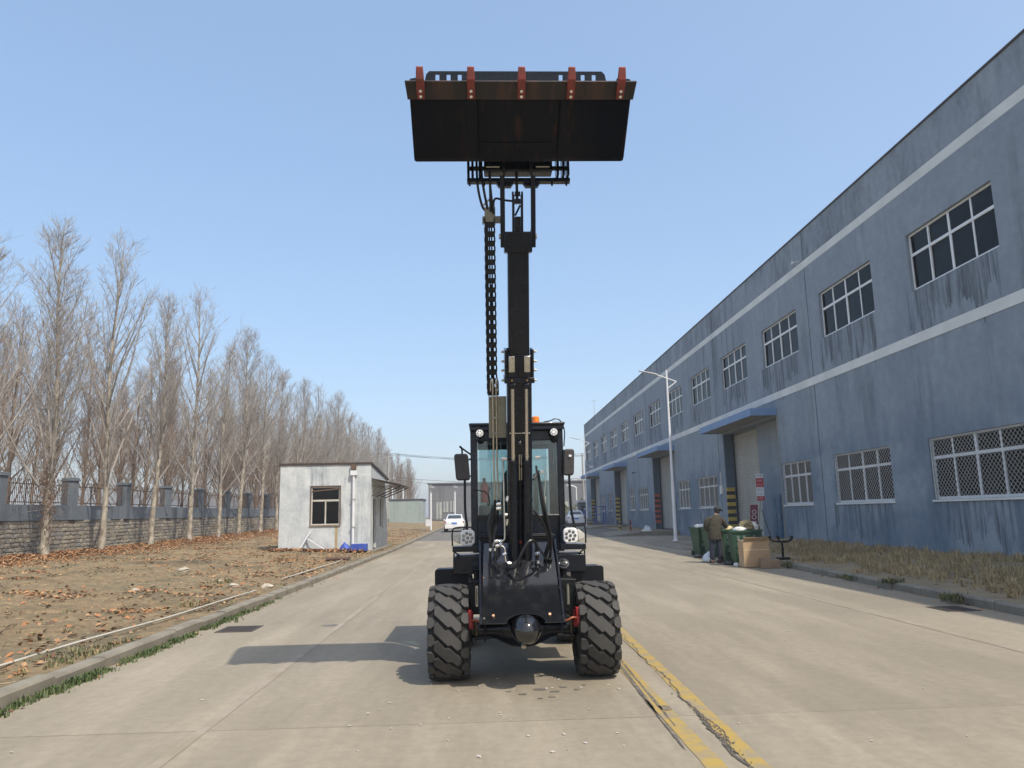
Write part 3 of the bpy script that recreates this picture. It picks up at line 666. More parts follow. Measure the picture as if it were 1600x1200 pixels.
# ------------------------------------------------------------------ trees
def make_tree(seed, H=13.6, dense=1.0, spread=1.0, first=2.4):
    """trunk and crown meshes of a bare upswept tree"""
    q = random.Random(seed); T = MB(); Cn = MB()
    k = 16; P = []; lean = (q.uniform(-.02, .02), q.uniform(-.02, .02)); ph = q.random()*6
    for i in range(k+1):
        t = i/k; z = H*t
        P.append(Vector((lean[0]*z+.12*math.sin(ph+z*.55)*t**.5, lean[1]*z+.12*math.cos(ph*1.3+z*.5)*t**.5, z)))
    rad = lambda t: .135*(1-t)**.85+.008+.05*max(0, 1-t*25)
    T.tube([p-Vector((0, 0, .15*(i == 0))) for i, p in enumerate(P)], [rad(i/k) for i in range(k+1)], 7)
    def at(t):
        f = t*k; i = min(int(f), k-1); return P[i].lerp(P[i+1], f-i)
    def shoot(p, d, L, r, seg, curve, n):
        out = [Vector(p)]; d = Vector(d).normalized()
        for i in range(seg):
            d = (d+Vector((q.uniform(-.10, .10), q.uniform(-.10, .10), curve+q.uniform(-.05, .07)))).normalized(); out.append(out[-1]+d*L/seg)
        Cn.tube(out, [max(.0036, r*(1-.85*i/seg)) for i in range(seg+1)], n, False); return out
    nb = int(38*dense); ga = q.random()*6.28
    for b in range(nb):
        t = (first+(H-first-.5)*((b+q.random()*.8)/nb)**.92)/H; ga += 2.399+q.uniform(-.5, .5)
        zt = t*H; L = spread*min(5.6, .44*(H-zt)+.6)*q.uniform(.65, 1.15); tilt = q.uniform(.36, .74)*(1.15-.35*t)
        d = Vector((math.cos(ga)*math.sin(tilt), math.sin(ga)*math.sin(tilt), math.cos(tilt)))
        big = 2 <= b <= 9 and q.random() < .38
        if big: tilt = q.uniform(.16, .36); L = min(7.5, (H-zt)*q.uniform(.5, .75)); d = Vector((math.cos(ga)*math.sin(tilt), math.sin(ga)*math.sin(tilt), math.cos(tilt)))
        r = (.055 if big else min(.046, .010+.0080*L))*q.uniform(.75, 1.2); B = shoot(at(t), d, L, r, 7, .07, 5)
        ns = int((5+L*3.6)*dense)
        for s in range(ns):
            u = .16+.82*(s+q.random())/ns; f = u*7; i = min(int(f), 6); p = B[i].lerp(B[i+1], f-i); bd = (B[i+1]-B[i]).normalized()
            side = Vector((q.uniform(-1, 1), q.uniform(-1, 1), q.uniform(-.3, .6))); side = (side-bd*side.dot(bd)).normalized()
            l2 = q.uniform(.35, 1.25)*(1.15-.6*u)*(.45+.14*L); B2 = shoot(p, bd*.75+side*q.uniform(.45, .9), l2, .004+.005*l2, 4, .09, 3)
            for w_ in range(int(q.uniform(4, 8.5)*dense)):
                f = q.uniform(.15, 1)*4; i = min(int(f), 3); p2 = B2[i].lerp(B2[i+1], f-i); d2 = (B2[i+1]-B2[i]).normalized()
                sd_ = Vector((q.uniform(-1, 1), q.uniform(-1, 1), q.uniform(-.4, .8)))
                shoot(p2, d2*.7+sd_*.7, q.uniform(.16, .55), .0048, 2, .06, 3)
    return T, Cn
def leafquads(mb, pts, r0, r1, q, flat=False):
    for p in pts:
        r = q.uniform(r0, r1); a = q.random()*6.28; e = q.uniform(-.5, .5) if flat else q.uniform(-1.5, 1.5); b = q.uniform(-.6, .6) if flat else q.uniform(-1.5, 1.5)
        x = Vector((math.cos(a)*math.cos(e), math.sin(a)*math.cos(e), math.sin(e))); y = Vector((-math.sin(a)*math.cos(b), math.cos(a)*math.cos(b), math.sin(b)))
        p = Vector(p); c = q.uniform(-.4, .4)*r; zc = Vector((0, 0, abs(c)))
        mb.mi = q.randrange(3)
        mb.add([p-x*r, p-y*r*.55+zc*.5, p+x*r, p+y*r*.6+zc], [(0, 1, 2), (0, 2, 3)])
protos = []
for k in range(7):
    T, Cn = make_tree(100+k, 13.6+(.4, .1, -.5, .3, -.2, .5, 0)[k], (1.12, 1.0, 1.15, .9, 1.08, .86, 1.02)[k], (1.2, 1.3, 1.05, 1.3, 1.15, 1.35, 1.2)[k], R.uniform(2.0, 3.2))
    q = random.Random(k+50); tips = [v for v in q.sample(Cn.v, 60) if v[2] > 5]; tm = T.mesh('trunk', bark, 60); cm = Cn.mesh('crown', twig)
    protos.append((tm, cm))
protb = []
for k in range(3):
    T, Cn = make_tree(300+k, 13.2, (1.05, 1.15, .95)[k], (1.1, .95, 1.25)[k], 1.8); protb.append((T.mesh('trunk', twig2, 60), Cn.mesh('crown', twig2)))
def place_tree(name, label, group, x, y, k, pset, sc, rz):
    t = thing(name, label, 'tree', (x, y, zl(x, y)-.05), group, rz)
    t.scale = (sc, sc, sc*R.uniform(.97, 1.04))
    for nme, m in zip(('trunk', 'crown'), pset[k % len(pset)]):
        o = bpy.data.objects.new(nme, m); col.objects.link(o); o.parent = t
    return t
G1 = 'bare trees in a row before the boundary wall'
front = [24.7, 29.45, 34.3, 38.6, 43.2, 47.8, 52.3, 57.0, 61.6, 66.3, 71, 75.6, 80.2, 84.8, 89.5, 94, 98.8, 103.4, 108, 113, 118.5, 124]
for i, y in enumerate(front):
    lab = ('bare tree at the far left edge, its trunk out of the picture', 'tallest pale bare tree with dry vines round its trunk by the wall')[i] if i < 2 else 'bare pale-trunked tree, %s in the row counting back from the vine-wrapped tree' % ORD[i-2]
    t = place_tree('bare_tree', lab, G1, -16.5+R.uniform(-.25, .25), y, i+1, protos, (.80, 1.0, .97, .93, 1.0, .90, 1.02, .95, .99)[i % 9]*R.uniform(.98, 1.02), i*2.1+R.random())
    if i == 1: vt = t
    if i in (1, 2, 3, 4, 5, 6): t.rotation_euler.y = R.uniform(-.015, .05)
mb = MB(); q = random.Random(3); vy = vt.location
pts = [(vy.x+q.gauss(0, .20), vy.y+q.gauss(0, .20), vy.z+max(.1, q.gauss(2.45, .8))) for _ in range(900)]
leafquads(mb, pts, .02, .06, q); mb.m = [0 if m < 2 else 1 for m in mb.m]
for k in range(46):
    a = q.random()*6.28; z = q.uniform(.2, 3.2); r = .16
    P = [(vy.x+r*math.cos(a+i*.5), vy.y+r*math.sin(a+i*.5), vy.z+z+i*.14) for i in range(6)]+[(vy.x+q.uniform(-.7, .7), vy.y+q.uniform(-.7, .7), vy.z+z+.5+q.uniform(-.1, .6))]
    mb.tube(P, .008, 3, False); mb.m[-18:] = [1]*18
vine = MB(); vine.v, vine.f, vine.m = mb.v, mb.f, mb.m
m_ = vine.mesh('dry_vine', [leaf_c, twig2]); 
inv = (Matrix.Translation(vt.location) @ vt.rotation_euler.to_matrix().to_4x4() @ Matrix.Diagonal((*vt.scale, 1))).inverted(); m_.transform(inv)
o = bpy.data.objects.new('dry_vine', m_); col.objects.link(o); o.parent = vt; o['label'] = 'dry brown vine leaves wrapped round the trunk'
G2 = 'bare brown trees beyond the boundary wall'
n = 0
for (x, y0, y1, st) in ((-20.8, 26, 140, 3.9), (-25, 31, 150, 4.6), (-31, 39, 160, 5.6), (-15.5, 128, 170, 5)):
    y = y0
    while y < y1:
        t = place_tree('background_tree', 'slender bare brown tree among the others beyond the boundary wall', G2, x+R.uniform(-.9, .9), y+R.uniform(-.8, .8), n, protb, R.uniform(.72, .97), R.random()*6.28)
        y += st; n += 1

# ------------------------------------------------------------------ telescopic loader
CX = .378
ld = thing('telescopic_loader', 'black telescopic wheel loader with raised boom and bucket standing on the road', 'loader', (CX, 8.6, 0))
def P(name, mb, mat, parent=ld, smooth=35, bevel=0, label=None):
    o = put(name, mb, mat, parent, smooth, bevel)
    if label: o['label'] = label
    return o
# --- wheels
TR, TW = .458, .39
def make_tyre():
    s = MB(); rb = TR-.028; hw = TW/2
    prof = [(-hw+.03, .27), (-hw+.005, .30), (-hw-.004, .36), (-hw+.012, rb-.035), (-hw+.05, rb-.006), (0, rb+.004), (hw-.05, rb-.006), (hw-.012, rb-.035), (hw+.004, .36), (hw-.005, .30), (hw-.03, .27)]
    s.mi = 1; s.lathe((0, 0, 0), (1, 0, 0), prof, 64, True); s.mi = 0
    N = 17
    def crown(u): return -.018*(abs(u)/hw)**3
    def block(poly, base, h):
        """poly in (u across, angle) wrapped on the carcass"""
        n = len(poly); inner = [(u, a, rb-.02+crown(u)) for u, a in poly]; outer = []
        cu = sum(p[0] for p in poly)/n; ca = sum(p[1] for p in poly)/n
        mid = [(u, a, rb+h-.006+crown(u)) for u, a in poly]
        outer = [(cu+(u-cu)*.955, ca+(a-ca)*.955, rb+h+crown(u)) for u, a in poly]
        V = [(u, r*math.cos(a+base), r*math.sin(a+base)) for L_ in (inner, mid, outer) for (u, a, r) in L_]
        s.add(V, [tuple(range(2*n, 3*n))]+[(i, (i+1) % n, n+(i+1) % n, n+i) for i in range(n)]+[(n+i, n+(i+1) % n, 2*n+(i+1) % n, 2*n+i) for i in range(n)])
    da = 2*math.pi/N
    for k in range(N):
        b = k*da; h = .034
        # slanted centre block with stepped ends
        block([(u*1.04, .06*da+(a_-.06)*da*1.22) for u, a_ in ((-.126, -.52), (-.092, -.60), (-.024, -.22), (.008, -.26), (.126, .32), (.124, .62), (.090, .72), (.034, .44), (.002, .48), (-.128, -.14))], b, h)
        for sg, off in ((-1, -.36*da), (1, .42*da)):
            x = sg
            block([(x*.125, off+.05*da), (x*.150, off-.18*da), (x*.196, off-.20*da), (x*.200, off+.42*da), (x*.160, off+.46*da), (x*.128, off+.30*da)], b+.5*da, h-.003)
            # shoulder lug down the sidewall
            aa = b+.5*da+off; V = []
            for (xx, rr) in ((x*.190, rb+.005), (x*.207, rb-.075)):
                for da_ in (-.16*da, .38*da): V.append((xx, rr*math.cos(aa+da_), rr*math.sin(aa+da_)))
            for (xx, rr) in ((x*.180, rb-.03), (x*.188, rb-.085)):
                for da_ in (-.16*da, .38*da): V.append((xx, rr*math.cos(aa+da_), rr*math.sin(aa+da_)))
            s.add(V, [(0, 1, 3, 2), (4, 6, 7, 5), (0, 4, 5, 1), (2, 3, 7, 6), (0, 2, 6, 4), (1, 5, 7, 3)])
    return s.mesh('tyre', [rubber, groove], 18)
tyre_me = make_tyre()
rim_mb = MB(); rim_mb.lathe((0, 0, 0), (1, 0, 0), [(-.17, .28), (-.16, .262), (-.02, .245), (.02, .10), (.05, .09), (.06, .0005)], 40)
rim_me = rim_mb.mesh('rim', satin, 35)
bolt_mb = MB()
for k in range(8): a = 6.283*k/8; bolt_mb.cyl((.015, .16*math.cos(a), .16*math.sin(a)), (-.03, .16*math.cos(a), .16*math.sin(a)), .013, n=6)
bolt_me = bolt_mb.mesh('wheel_bolts', zinc)
for (x, y, sg) in ((-.36, 7.95, 1), (1.112, 7.95, -1), (-.36, 10.05, 1), (1.112, 10.05, -1)):
    o = bpy.data.objects.new('wheel', rim_me); col.objects.link(o); o.parent = ld; o.location = (x-CX, y-8.6, TR-.004)
    o.rotation_euler = (R.random()*6 if y > 9 else (.13 if sg > 0 else .30), 0, 0); o.scale = (1, 1, 1)
    for nm, m in (('tyre', tyre_me), ('wheel_bolts', bolt_me)):
        c = bpy.data.objects.new(nm, m); col.objects.link(c); c.parent = o
# --- axle with differential bulb
ax = MB(); zc = .47; Ya = 7.95
secs = [(-.17, .085), (-.05, .09), (.02, .085), (.10, .095), (.17, .13), (.26, .17), (.378, .185), (.496, .17), (.586, .13), (.656, .095), (.736, .085), (.806, .09), (.926, .085)]
ax.tube([(x, Ya-.03, zc) for x, r in secs], [r for x, r in secs], 20)
axle = P('front_axle', ax, black, smooth=50)
bl = MB(); bl.lathe((CX, 7.72, .545), (0, -1, 0), [(0, .15), (.20, .146), (.40, .140), (.46, .134), (.52, .116), (.56, .090), (.588, .055), (.60, .022), (.602, .0005)], 40); P('differential_cover', bl, gloss, axle, 50)
P('drain_plug', MB().cyl((CX-.03, 7.24, .415), (CX-.03, 7.225, .40), .024, n=12), zinc, axle)
for k in range(9):
    a = math.pi*(.08+.84*k/8); P('bolt', MB().cyl((CX+.158*math.cos(a), Ya-.19, zc+.01+.158*math.sin(a)), (CX+.158*math.cos(a), Ya-.212, zc+.01+.158*math.sin(a)), .011, n=6), black, axle)
P('rear_axle', MB().tube([(x, 10.05, zc) for x, r in secs], [r for x, r in secs], 16), satin, smooth=50)
# brake callipers, links and greasers beside the hubs
for sg in (-1, 1):
    x = CX+sg*.525
    P('brake_calliper', MB().box(x-.019, x+.019, 7.60, 7.70, .535, .695).box(x-.03 if sg > 0 else x-.02, x+.02 if sg > 0 else x+.03, 7.70, 7.80, .50, .66), red, bevel=.008)
    P('brake_line', MB().tube(curve_pts([(x-sg*.02, 7.6, .60), (x-sg*.06, 7.58, .605), (x-sg*.10, 7.58, .585), (x-sg*.15, 7.6, .575)]), .010, 8), pm('copper_line', (.40, .13, .08), .4, .4, c2=(.3, .1, .06), scale=20))
    for k, xx in enumerate((.055, .145)):
        g = MB().cyl((x-sg*xx, 7.72, .42), (x-sg*xx, 7.72, .58), .013, n=8).cyl((x-sg*xx, 7.72, .375), (x-sg*xx, 7.72, .42), .006, .015, n=8)
        P('axle_stud', g, black if k else pm('stud_brass', (.16, .12, .06), .4, .6, c2=(.05, .04, .03), scale=30))
    P('axle_saddle', MB().box(x-sg*.17-.08, x-sg*.17+.08, 7.75, 8.1, .54, .62), satin)
    P('steering_rod', MB().cyl((x-sg*.03, 7.70, .415), (x-sg*.2, 7.70, .425), .018, n=10), satin)
# --- front frame: glossy bent plate with an arch over the differential
yb, zb0, yc_, zc_, yt, zt = 7.22, .612, 7.72, 1.133, 7.96, 1.315
x0, x1 = -.036, .720
low = [(x0, zb0)]+[(x0+.235, zb0)]+[(CX+.20*math.cos(math.pi-i*math.pi/12)*.92, zb0+.075*math.sin(i*math.pi/12)) for i in range(1, 12)]+[(x1-.175, zb0)]+[(x1, zb0), (x1-.012, zc_), (x0+.02, zc_)]
yl = lambda z: yb+(yc_-yb)*(z-zb0)/(zc_-zb0)
fp = MB().prism([(x, yl(z), z) for x, z in low], (0, .022, -.006)); frame = P('front_plate', fp, gloss, bevel=.004)
up = MB().prism([(x0+.02, yc_+.001, zc_+.001), (x1-.012, yc_+.001, zc_+.001), (x1-.02, yt, zt), (x0+.03, yt, zt)], (0, .02, -.02)); P('deck_plate', up, gloss, bevel=.003)
for sg, xx in ((-1, x0+.004), (1, x1-.004)):
    sp = MB().prism([(xx, yb-.012, zb0), (xx, yb+.55, zb0-.05), (xx, 8.7, .62), (xx, 8.7, 1.30), (xx, yt-.01, zt+.03), (xx, yc_-.03, zc_+.02)], (sg*.022, 0, 0)); P('side_plate', sp, black, bevel=.004)
for xx in (.075, .60): P('plate_bolt', MB().cyl((xx, yl(.67)-.018, .685), (xx, yl(.67), .67), .014, n=6), pm('copper_bolt', (.55, .33, .22), .35, .8, c2=(.4, .22, .15), scale=30), frame)
for k, (xx, zz) in enumerate(((.02, 1.0), (.02, .66), (.70, .98), (.70, .90), (.705, .75), (.71, .66))): P('side_bolt', MB().cyl((xx-(.03 if k < 2 else -.02), yl(zz)-.01, zz), (xx-(.03 if k < 2 else -.02), yl(zz)+.02, zz), .008, n=6), zinc, frame)
P('deck_hole', MB().cyl((.06, 7.90, 1.275), (.06, 7.885, 1.29), .011, n=10), satin)
P('cross_beam', MB().box(-.04, .72, 8.02, 8.12, 1.33, 1.40), satin, bevel=.006)
P('cross_rail', MB().cyl((-.05, 7.99, 1.375), (.74, 7.99, 1.38), .011, n=8), satin)
# inner frame behind
P('chassis', MB().box(.06, .70, 8.15, 11.2, .55, 1.12), satin, bevel=.02)
# --- boom frame of reference
BO = Vector((CX-.012, 7.99, 1.06)); BU = Vector((.004, -1.0, 3.4)).normalized(); BX = Vector((1, 0, 0)); BN = BX.cross(BU).normalized(); BX = BU.cross(BN).normalized()
if BN.y > 0: BN = -BN
BX = Vector((1, 0, 0))
def bp(s, x, d): return BO+BU*s+BX*x+BN*d
def bbox(mb, s0, s1, x0, x1, d0, d1): return mb.obox(bp((s0+s1)/2, (x0+x1)/2, (d0+d1)/2), BX*(x1-x0)/2, BN*(d1-d0)/2, BU*(s1-s0)/2)
bm1 = MB(); bbox(bm1, -.05, 2.02, -.122, .122, -.15, .13); boom = P('boom_base', bm1, black, bevel=.012)
bm2 = MB(); bbox(bm2, 1.9, 3.34, -.103, .103, -.12, .10); inner = P('boom_inner_section', bm2, black, bevel=.010)
cl = MB()
bbox(cl, 1.93, 1.985, -.148, .148, -.18, .162)                       # bottom flange
for sg in (-1, 1): bbox(cl, 1.987, 2.26, sg*.132-.011, sg*.132+.011, -.17, .15)
bbox(cl, 1.987, 2.19, -.118, .118, .128, .142); bbox(cl, 1.987, 2.26, -.118, .118, -.165, -.135); bbox(cl, 1.99, 2.19, -.008, .008, .143, .165); bbox(cl, 2.191, 2.205, -.118, .118, .11, .15)
collar = P('boom_collar', cl, black, bevel=.004)
for xx in (-.075, .075):
    w_ = MB(); bbox(w_, 2.04, 2.20, xx-.030, xx+.030, .166, .182); pad = P('wear_pad', w_, zinc, collar, bevel=.006)
    for ss in (2.07, 2.15): P('pad_bolt', MB().cyl(bp(ss, xx, .180), bp(ss, xx, .194), .011, n=6), zinc, pad)
    P('rod_pin', MB().cyl(bp(1.96, xx, .165), bp(1.96, xx, .178), .009, n=8), pm('brass', (.5, .3, .14), .35, .8, c2=(.4, .24, .1), scale=20), collar)
for sg in (-1, 1):
    for ss in (1.95, 2.05, 2.14, 2.235):
        P('collar_bolt', MB().cyl(bp(ss, sg*.142, .06), bp(ss, sg*.178, .06), .008, n=8).cyl(bp(ss, sg*.150, .06), bp(ss, sg*.166, .06), .014, n=6), zinc, collar)
# telescoping cylinders on the face of the boom
for xx in (-.068, .066):
    c = MB(); c.cyl(bp(.02, xx, .185), bp(1.14, xx, .185), .046, n=20); c.cyl(bp(1.14, xx, .185), bp(1.17, xx, .185), .050, n=20)
    bar = P('cylinder_barrel', c, black); P('cylinder_rod', MB().cyl(bp(1.17, xx, .185), bp(1.925, xx, .178), .0195, n=16), chrome, bar)
    bbox(c2 := MB(), 1.88, 1.932, xx-.028, xx+.028, .12, .21); P('rod_eye', c2, black, bar, bevel=.006)
c = MB(); c.cyl(bp(.1, -.002, .150), bp(.96, -.002, .150), .022, n=14); mid = P('cylinder_barrel', c, satin); P('cylinder_rod', MB().cyl(bp(.96, -.008, .155), bp(1.22, -.008, .155), .0085, n=10).cyl(bp(.96, .012, .155), bp(1.22, .012, .155), .0085, n=10), zinc, mid)
P('hose_ball', MB().sphere(bp(1.33, .0, .15), .030, 14, 10), gloss, mid)
P('grease_plug', MB().cyl(bp(.33, -.002, .17), bp(.33, -.002, .185), .012, n=8), red, mid)
P('small_pipe', MB().tube([bp(1.43, -.1, .135), bp(1.43, .1, .135)], .004, 6), zinc, boom)
# boom foot pin and brackets
P('boom_pin', MB().cyl((CX-.17, 7.93, 1.10), (CX+.17, 7.93, 1.10), .045, n=18), satin)
for sg in (-1, 1):
    P('pin_bracket', MB().prism([(CX+sg*.135, 7.62, 1.08), (CX+sg*.135, 7.76, 1.20), (CX+sg*.135, 8.02, 1.33), (CX+sg*.135, 8.1, 1.05), (CX+sg*.135, 7.7, 1.03)], (sg*.02, 0, 0)), black, bevel=.004)
for k, xx in enumerate((-.12, -.075, -.05, -.02, .03, .055, .09, .12)): P('pin_spacer', MB().cyl((CX+xx-.008, 7.73, 1.095), (CX+xx+.008, 7.73, 1.095), .022+.012*(k % 2), n=14), zinc if k % 2 else satin)
# --- boom head: fork plates, link arms, tilt cylinder
hd = MB(); bbox(hd, 3.20, 3.40, -.135, .135, -.14, .13); head = P('boom_head', hd, black, bevel=.012)
for sg in (-1, 1):
    a = MB(); bbox(a, 3.26, 3.44, sg*.142-.012, sg*.142+.012, -.12, .10); P('head_plate', a, black, head, bevel=.004)
    P('head_pin', MB().cyl(bp(3.36, sg*.12, .03), bp(3.36, sg*.185, .03), .026, n=14), zinc, head)
    l_ = MB(); bbox(l_, 3.25, 3.93, sg*.148-.023, sg*.148+.023, .05, .10); P('link_arm', l_, black, head, bevel=.006)
    l_ = MB(); bbox(l_, 3.93, 4.10, sg*.130-.012, sg*.130+.012, .05, .10); P('link_arm_tip', l_, black, head, bevel=.003)
tl = MB()
for sg in (-1, 1): bbox(tl, 3.36, 3.76, sg*.042-.012, sg*.042+.012, -.02, .05)
bbox(tl, 3.36, 3.55, -.028, .028, -.02, .05); bbox(tl, 3.67, 3.72, -.028, .028, -.02, .05)
P('tilt_lever', tl, black, head, bevel=.004)
P('lever_stay', MB().bar(bp(3.56, -.024, .02), bp(3.66, .026, .02), .014), black, head)
for xx in (-.045, -.018, .018, .045): P('lever_bolt', MB().cyl(bp(3.745, xx, .02), bp(3.79, xx, .02), .010, n=8), black, head)
P('tilt_cylinder_rod', MB().cyl(bp(3.72, -.004, .03), bp(4.13, -.012, .03), .014, n=12), satin, head)
# --- drag chain with end plates, tubes
KX0, KX1 = -.318, -.216
def link_mesh():
    m = MB(); pt = .084; w2 = (KX1-KX0)/2
    for sg in (-1, 1):
        m.obox(Vector((sg*(w2-.006), 0, 0)), Vector((.006, 0, 0)), Vector((0, .028, 0)), Vector((0, 0, pt*.62)))
        m.obox(Vector((sg*(w2-.0005), 0, pt*.3)), Vector((.004, 0, 0)), Vector((0, .02, 0)), Vector((0, 0, pt*.3)))
    for sg in (-1, 1): m.obox(Vector((0, sg*.024, -.012)), Vector((w2-.012, 0, 0)), Vector((0, .005, 0)), Vector((0, 0, .027)))
    for x in (-.034, -.004, .018): m.obox(Vector((x, 0, -.012)), Vector((.007, 0, 0)), Vector((0, .02, 0)), Vector((0, 0, .05)))
    return m.mesh('chain_link', satin)
lm = link_mesh(); rotm = Matrix((BX, -BN, BU)).transposed().to_4x4()
ch_parent = P('hose_chain', MB().tube([bp(1.82, -.297, -.02), bp(3.50, -.297, -.02)], .009, 8).tube([bp(1.82, -.262, -.02), bp(2.9, -.270, -.02)], .012, 8), hosem, label='black plastic hose chain beside the boom')
s_ = 1.86
while s_ < 3.49:
    o = bpy.data.objects.new('chain_link', lm); col.objects.link(o); o.parent = ch_parent
    p = bp(s_, (KX0+KX1)/2-.004*(s_-1.86), -.01); o.matrix_local = Matrix.Translation(p-ld.location) @ rotm; s_ += .0905
kp = MB(); bbox(kp, 3.47, 3.645, -.322, -.217, .0, .016); bbox(kp, 3.49, 3.56, -.340, -.16, -.02, -.001); bbox(kp, 3.48, 3.55, -.345, -.332, -.05, .02); P('top_bracket', kp, khaki, ch_parent, bevel=.003)
kb = MB(); bbox(kb, 1.37, 1.79, -.305, -.128, .03, .042); low_b = P('lower_bracket', kb, khaki, ch_parent, bevel=.003)
for (ss, xx) in ((1.76, -.29), (1.72, -.29), (1.76, -.19), (1.72, -.19)): P('bracket_bolt', MB().cyl(bp(ss, xx, .042), bp(ss, xx, .05), .006, n=6), steel_dark, low_b)
for xx in (-.262, -.228):
    P('steel_tube', MB().tube(curve_pts([bp(1.97, xx-.012*(1 if xx < -.24 else -1), .02), bp(1.94, xx, .058), bp(1.7, xx, .062), bp(1.1, xx+.002, .066), bp(.72, xx+.012, .07)], 8), .0085, 8), zinc, low_b)
    P('tube_end', MB().tube(curve_pts([bp(1.80, xx-.022*(1 if xx < -.24 else -1), .02), bp(1.93, xx-.02*(1 if xx < -.24 else -1), .03), bp(1.955, xx-.008*(1 if xx < -.24 else -1), .05), bp(1.90, xx, .058)], 6), .007, 8), fitting, low_b)
    P('hose', MB().tube(curve_pts([bp(.74, xx+.012, .07), bp(.60, xx+.0, .075), bp(.42, xx-.03, .09), bp(.24, xx+.01, .11), bp(.04, xx+.02, .2)], 8), .014, 8), hosem, low_b)
for ss in (1.58, 1.42): P('tube_clamp', MB().obox(bp(ss, -.245, .066), BX*.032, BN*.010, BU*.012), khaki, low_b, bevel=.003)
kx = MB(); bbox(kx, 1.795, 1.84, -.31, -.205, -.03, .03); P('chain_anchor', kx, satin, ch_parent)
# hoses from the chain top up to the carriage
Hs = [((3.60, -.30, .0), (3.66, -.345, .0), (3.85, -.385, .0), (4.13, -.395, .0)), ((3.62, -.29, .01), (3.80, -.325, .01), (3.95, -.345, .01), (4.13, -.35, .01)), ((3.60, -.262, .02), (3.85, -.265, .02), (4.0, -.268, .02), (4.13, -.275, .02)), ((3.58, -.232, .03), (3.70, -.25, .03), (3.92, -.268, .02), (4.13, -.262, .02))]
for h in Hs: P('hose', MB().tube(curve_pts([bp(*p) for p in h], 8), .0125, 8), hosem, ch_parent)
P('hose', MB().tube(curve_pts([bp(3.66, -.24, .03), bp(3.72, -.215, .05), bp(3.71, -.14, .02), bp(3.70, -.05, .02)], 8), .011, 8), hosem, ch_parent)
P('bent_pipe', MB().tube(curve_pts([bp(3.62, -.232, .0), bp(3.70, -.235, .0), bp(3.72, -.27, .0), bp(3.66, -.335, .0)], 8), .010, 8), zinc, ch_parent)
# --- carriage (quick hitch)
cg = MB().box(CX-.495, CX+.505, 6.86, 6.93, 4.775, 4.815); car = P('carriage', cg, black, bevel=.004)
P('carriage_beam', MB().box(CX-.33, CX+.33, 6.80, 6.95, 4.86, 5.02), black, car, bevel=.01)
for xx in (-.40, .40): P('lock_cylinder', MB().cyl((CX+xx-.09, 6.84, 4.90), (CX+xx+.09, 6.84, 4.90), .022, n=12), satin, car)
for xx in (-.24, .24): P('lock_pin', MB().cyl((CX+xx-.07, 6.79, 4.895), (CX+xx+.06, 6.79, 4.895), .008, n=10), chrome, car)
for xx in (-.48, -.44, -.37, .38, .435, .48): P('carriage_rib', MB().box(CX+xx-.012, CX+xx+.012, 6.78, 6.95, 4.816, 5.2), black, car)
for xx in (-.47, -.33, -.19, -.07, .06, .19, .33, .47): P('carriage_bolt', MB().cyl((CX+xx, 6.89, 4.745), (CX+xx, 6.89, 4.775), .010, n=8), black, car)
for xx in (-.13, .13): P('carriage_lug', MB().prism([(CX+xx-.085, 6.88, 4.775), (CX+xx+.085, 6.88, 4.775), (CX+xx+.06, 6.88, 4.735), (CX+xx-.06, 6.88, 4.735)], (0, .05, 0)), black, car)
# --- bucket: rounded shell, side cheeks, cutting edge, teeth, spill guard
BW = .963
lip, heel = Vector((0, 6.03, 5.300)), Vector((0, 6.57, 4.862))
prof = [lip.lerp(heel, t) for t in (0, .25, .5, .75, .97)]+[Vector((0, 6.60, 4.862)), Vector((0, 6.70, 4.93)), Vector((0, 6.80, 5.0)), Vector((0, 6.88, 5.15)), Vector((0, 6.925, 5.4)), Vector((0, 6.90, 5.62)), Vector((0, 6.86, 5.78))]
V = []
for p in prof: V += [(CX-BW, p.y, p.z), (CX+BW, p.y, p.z)]
sh = MB(); sh.add(V, [(2*i, 2*i+1, 2*i+3, 2*i+2) for i in range(len(prof)-1)])
bucket = P('bucket', sh, bucketm, smooth=50); sl = bucket.modifiers.new('thickness', 'SOLIDIFY'); sl.thickness = .014; sl.offset = 0
bucket['label'] = 'wide rusty black bucket raised overhead'
for sg in (-1, 1):
    xs_ = CX+sg*(BW+.001); pl = [(xs_, p.y, p.z) for p in prof]+[(xs_, 6.62, 5.72), (xs_, 6.12, 5.40)]
    P('side_cheek', MB().prism(pl, (sg*.012, 0, 0)), bucketm, bucket)
du = (heel-lip).normalized(); nn = Vector((0, -du.z*-1, 0))
nn = Vector((1, 0, 0)).cross(du).normalized()
if nn.z > 0: nn = -nn
def bk(t, x, d): return Vector((CX+x, 0, 0))+Vector((0, lip.y, lip.z))+du*t+nn*d
ce = MB()
ce.add([bk(-.03, -1.008, .009), bk(-.03, 1.008, .009), bk(.13, .993, .009), bk(.13, -.993, .009), bk(-.03, -1.008, .032), bk(-.03, 1.008, .032), bk(.13, .993, .032), bk(.13, -.993, .032)], [(0, 3, 2, 1), (4, 5, 6, 7), (0, 1, 5, 4), (1, 2, 6, 5), (2, 3, 7, 6), (3, 0, 4, 7)])
P('cutting_edge', ce, steelrust, bucket, bevel=.004)
for xx in (-.43, .40): P('wear_strip', MB().add([bk(.135, xx-.045, .008), bk(.135, xx+.045, .008), bk(.66, xx+.045, .008), bk(.66, xx-.045, .008), bk(.135, xx-.045, .022), bk(.135, xx+.045, .022), bk(.66, xx+.045, .022), bk(.66, xx-.045, .022)], [(0, 3, 2, 1), (4, 5, 6, 7), (0, 1, 5, 4), (1, 2, 6, 5), (2, 3, 7, 6), (3, 0, 4, 7)]), bucketm, bucket)
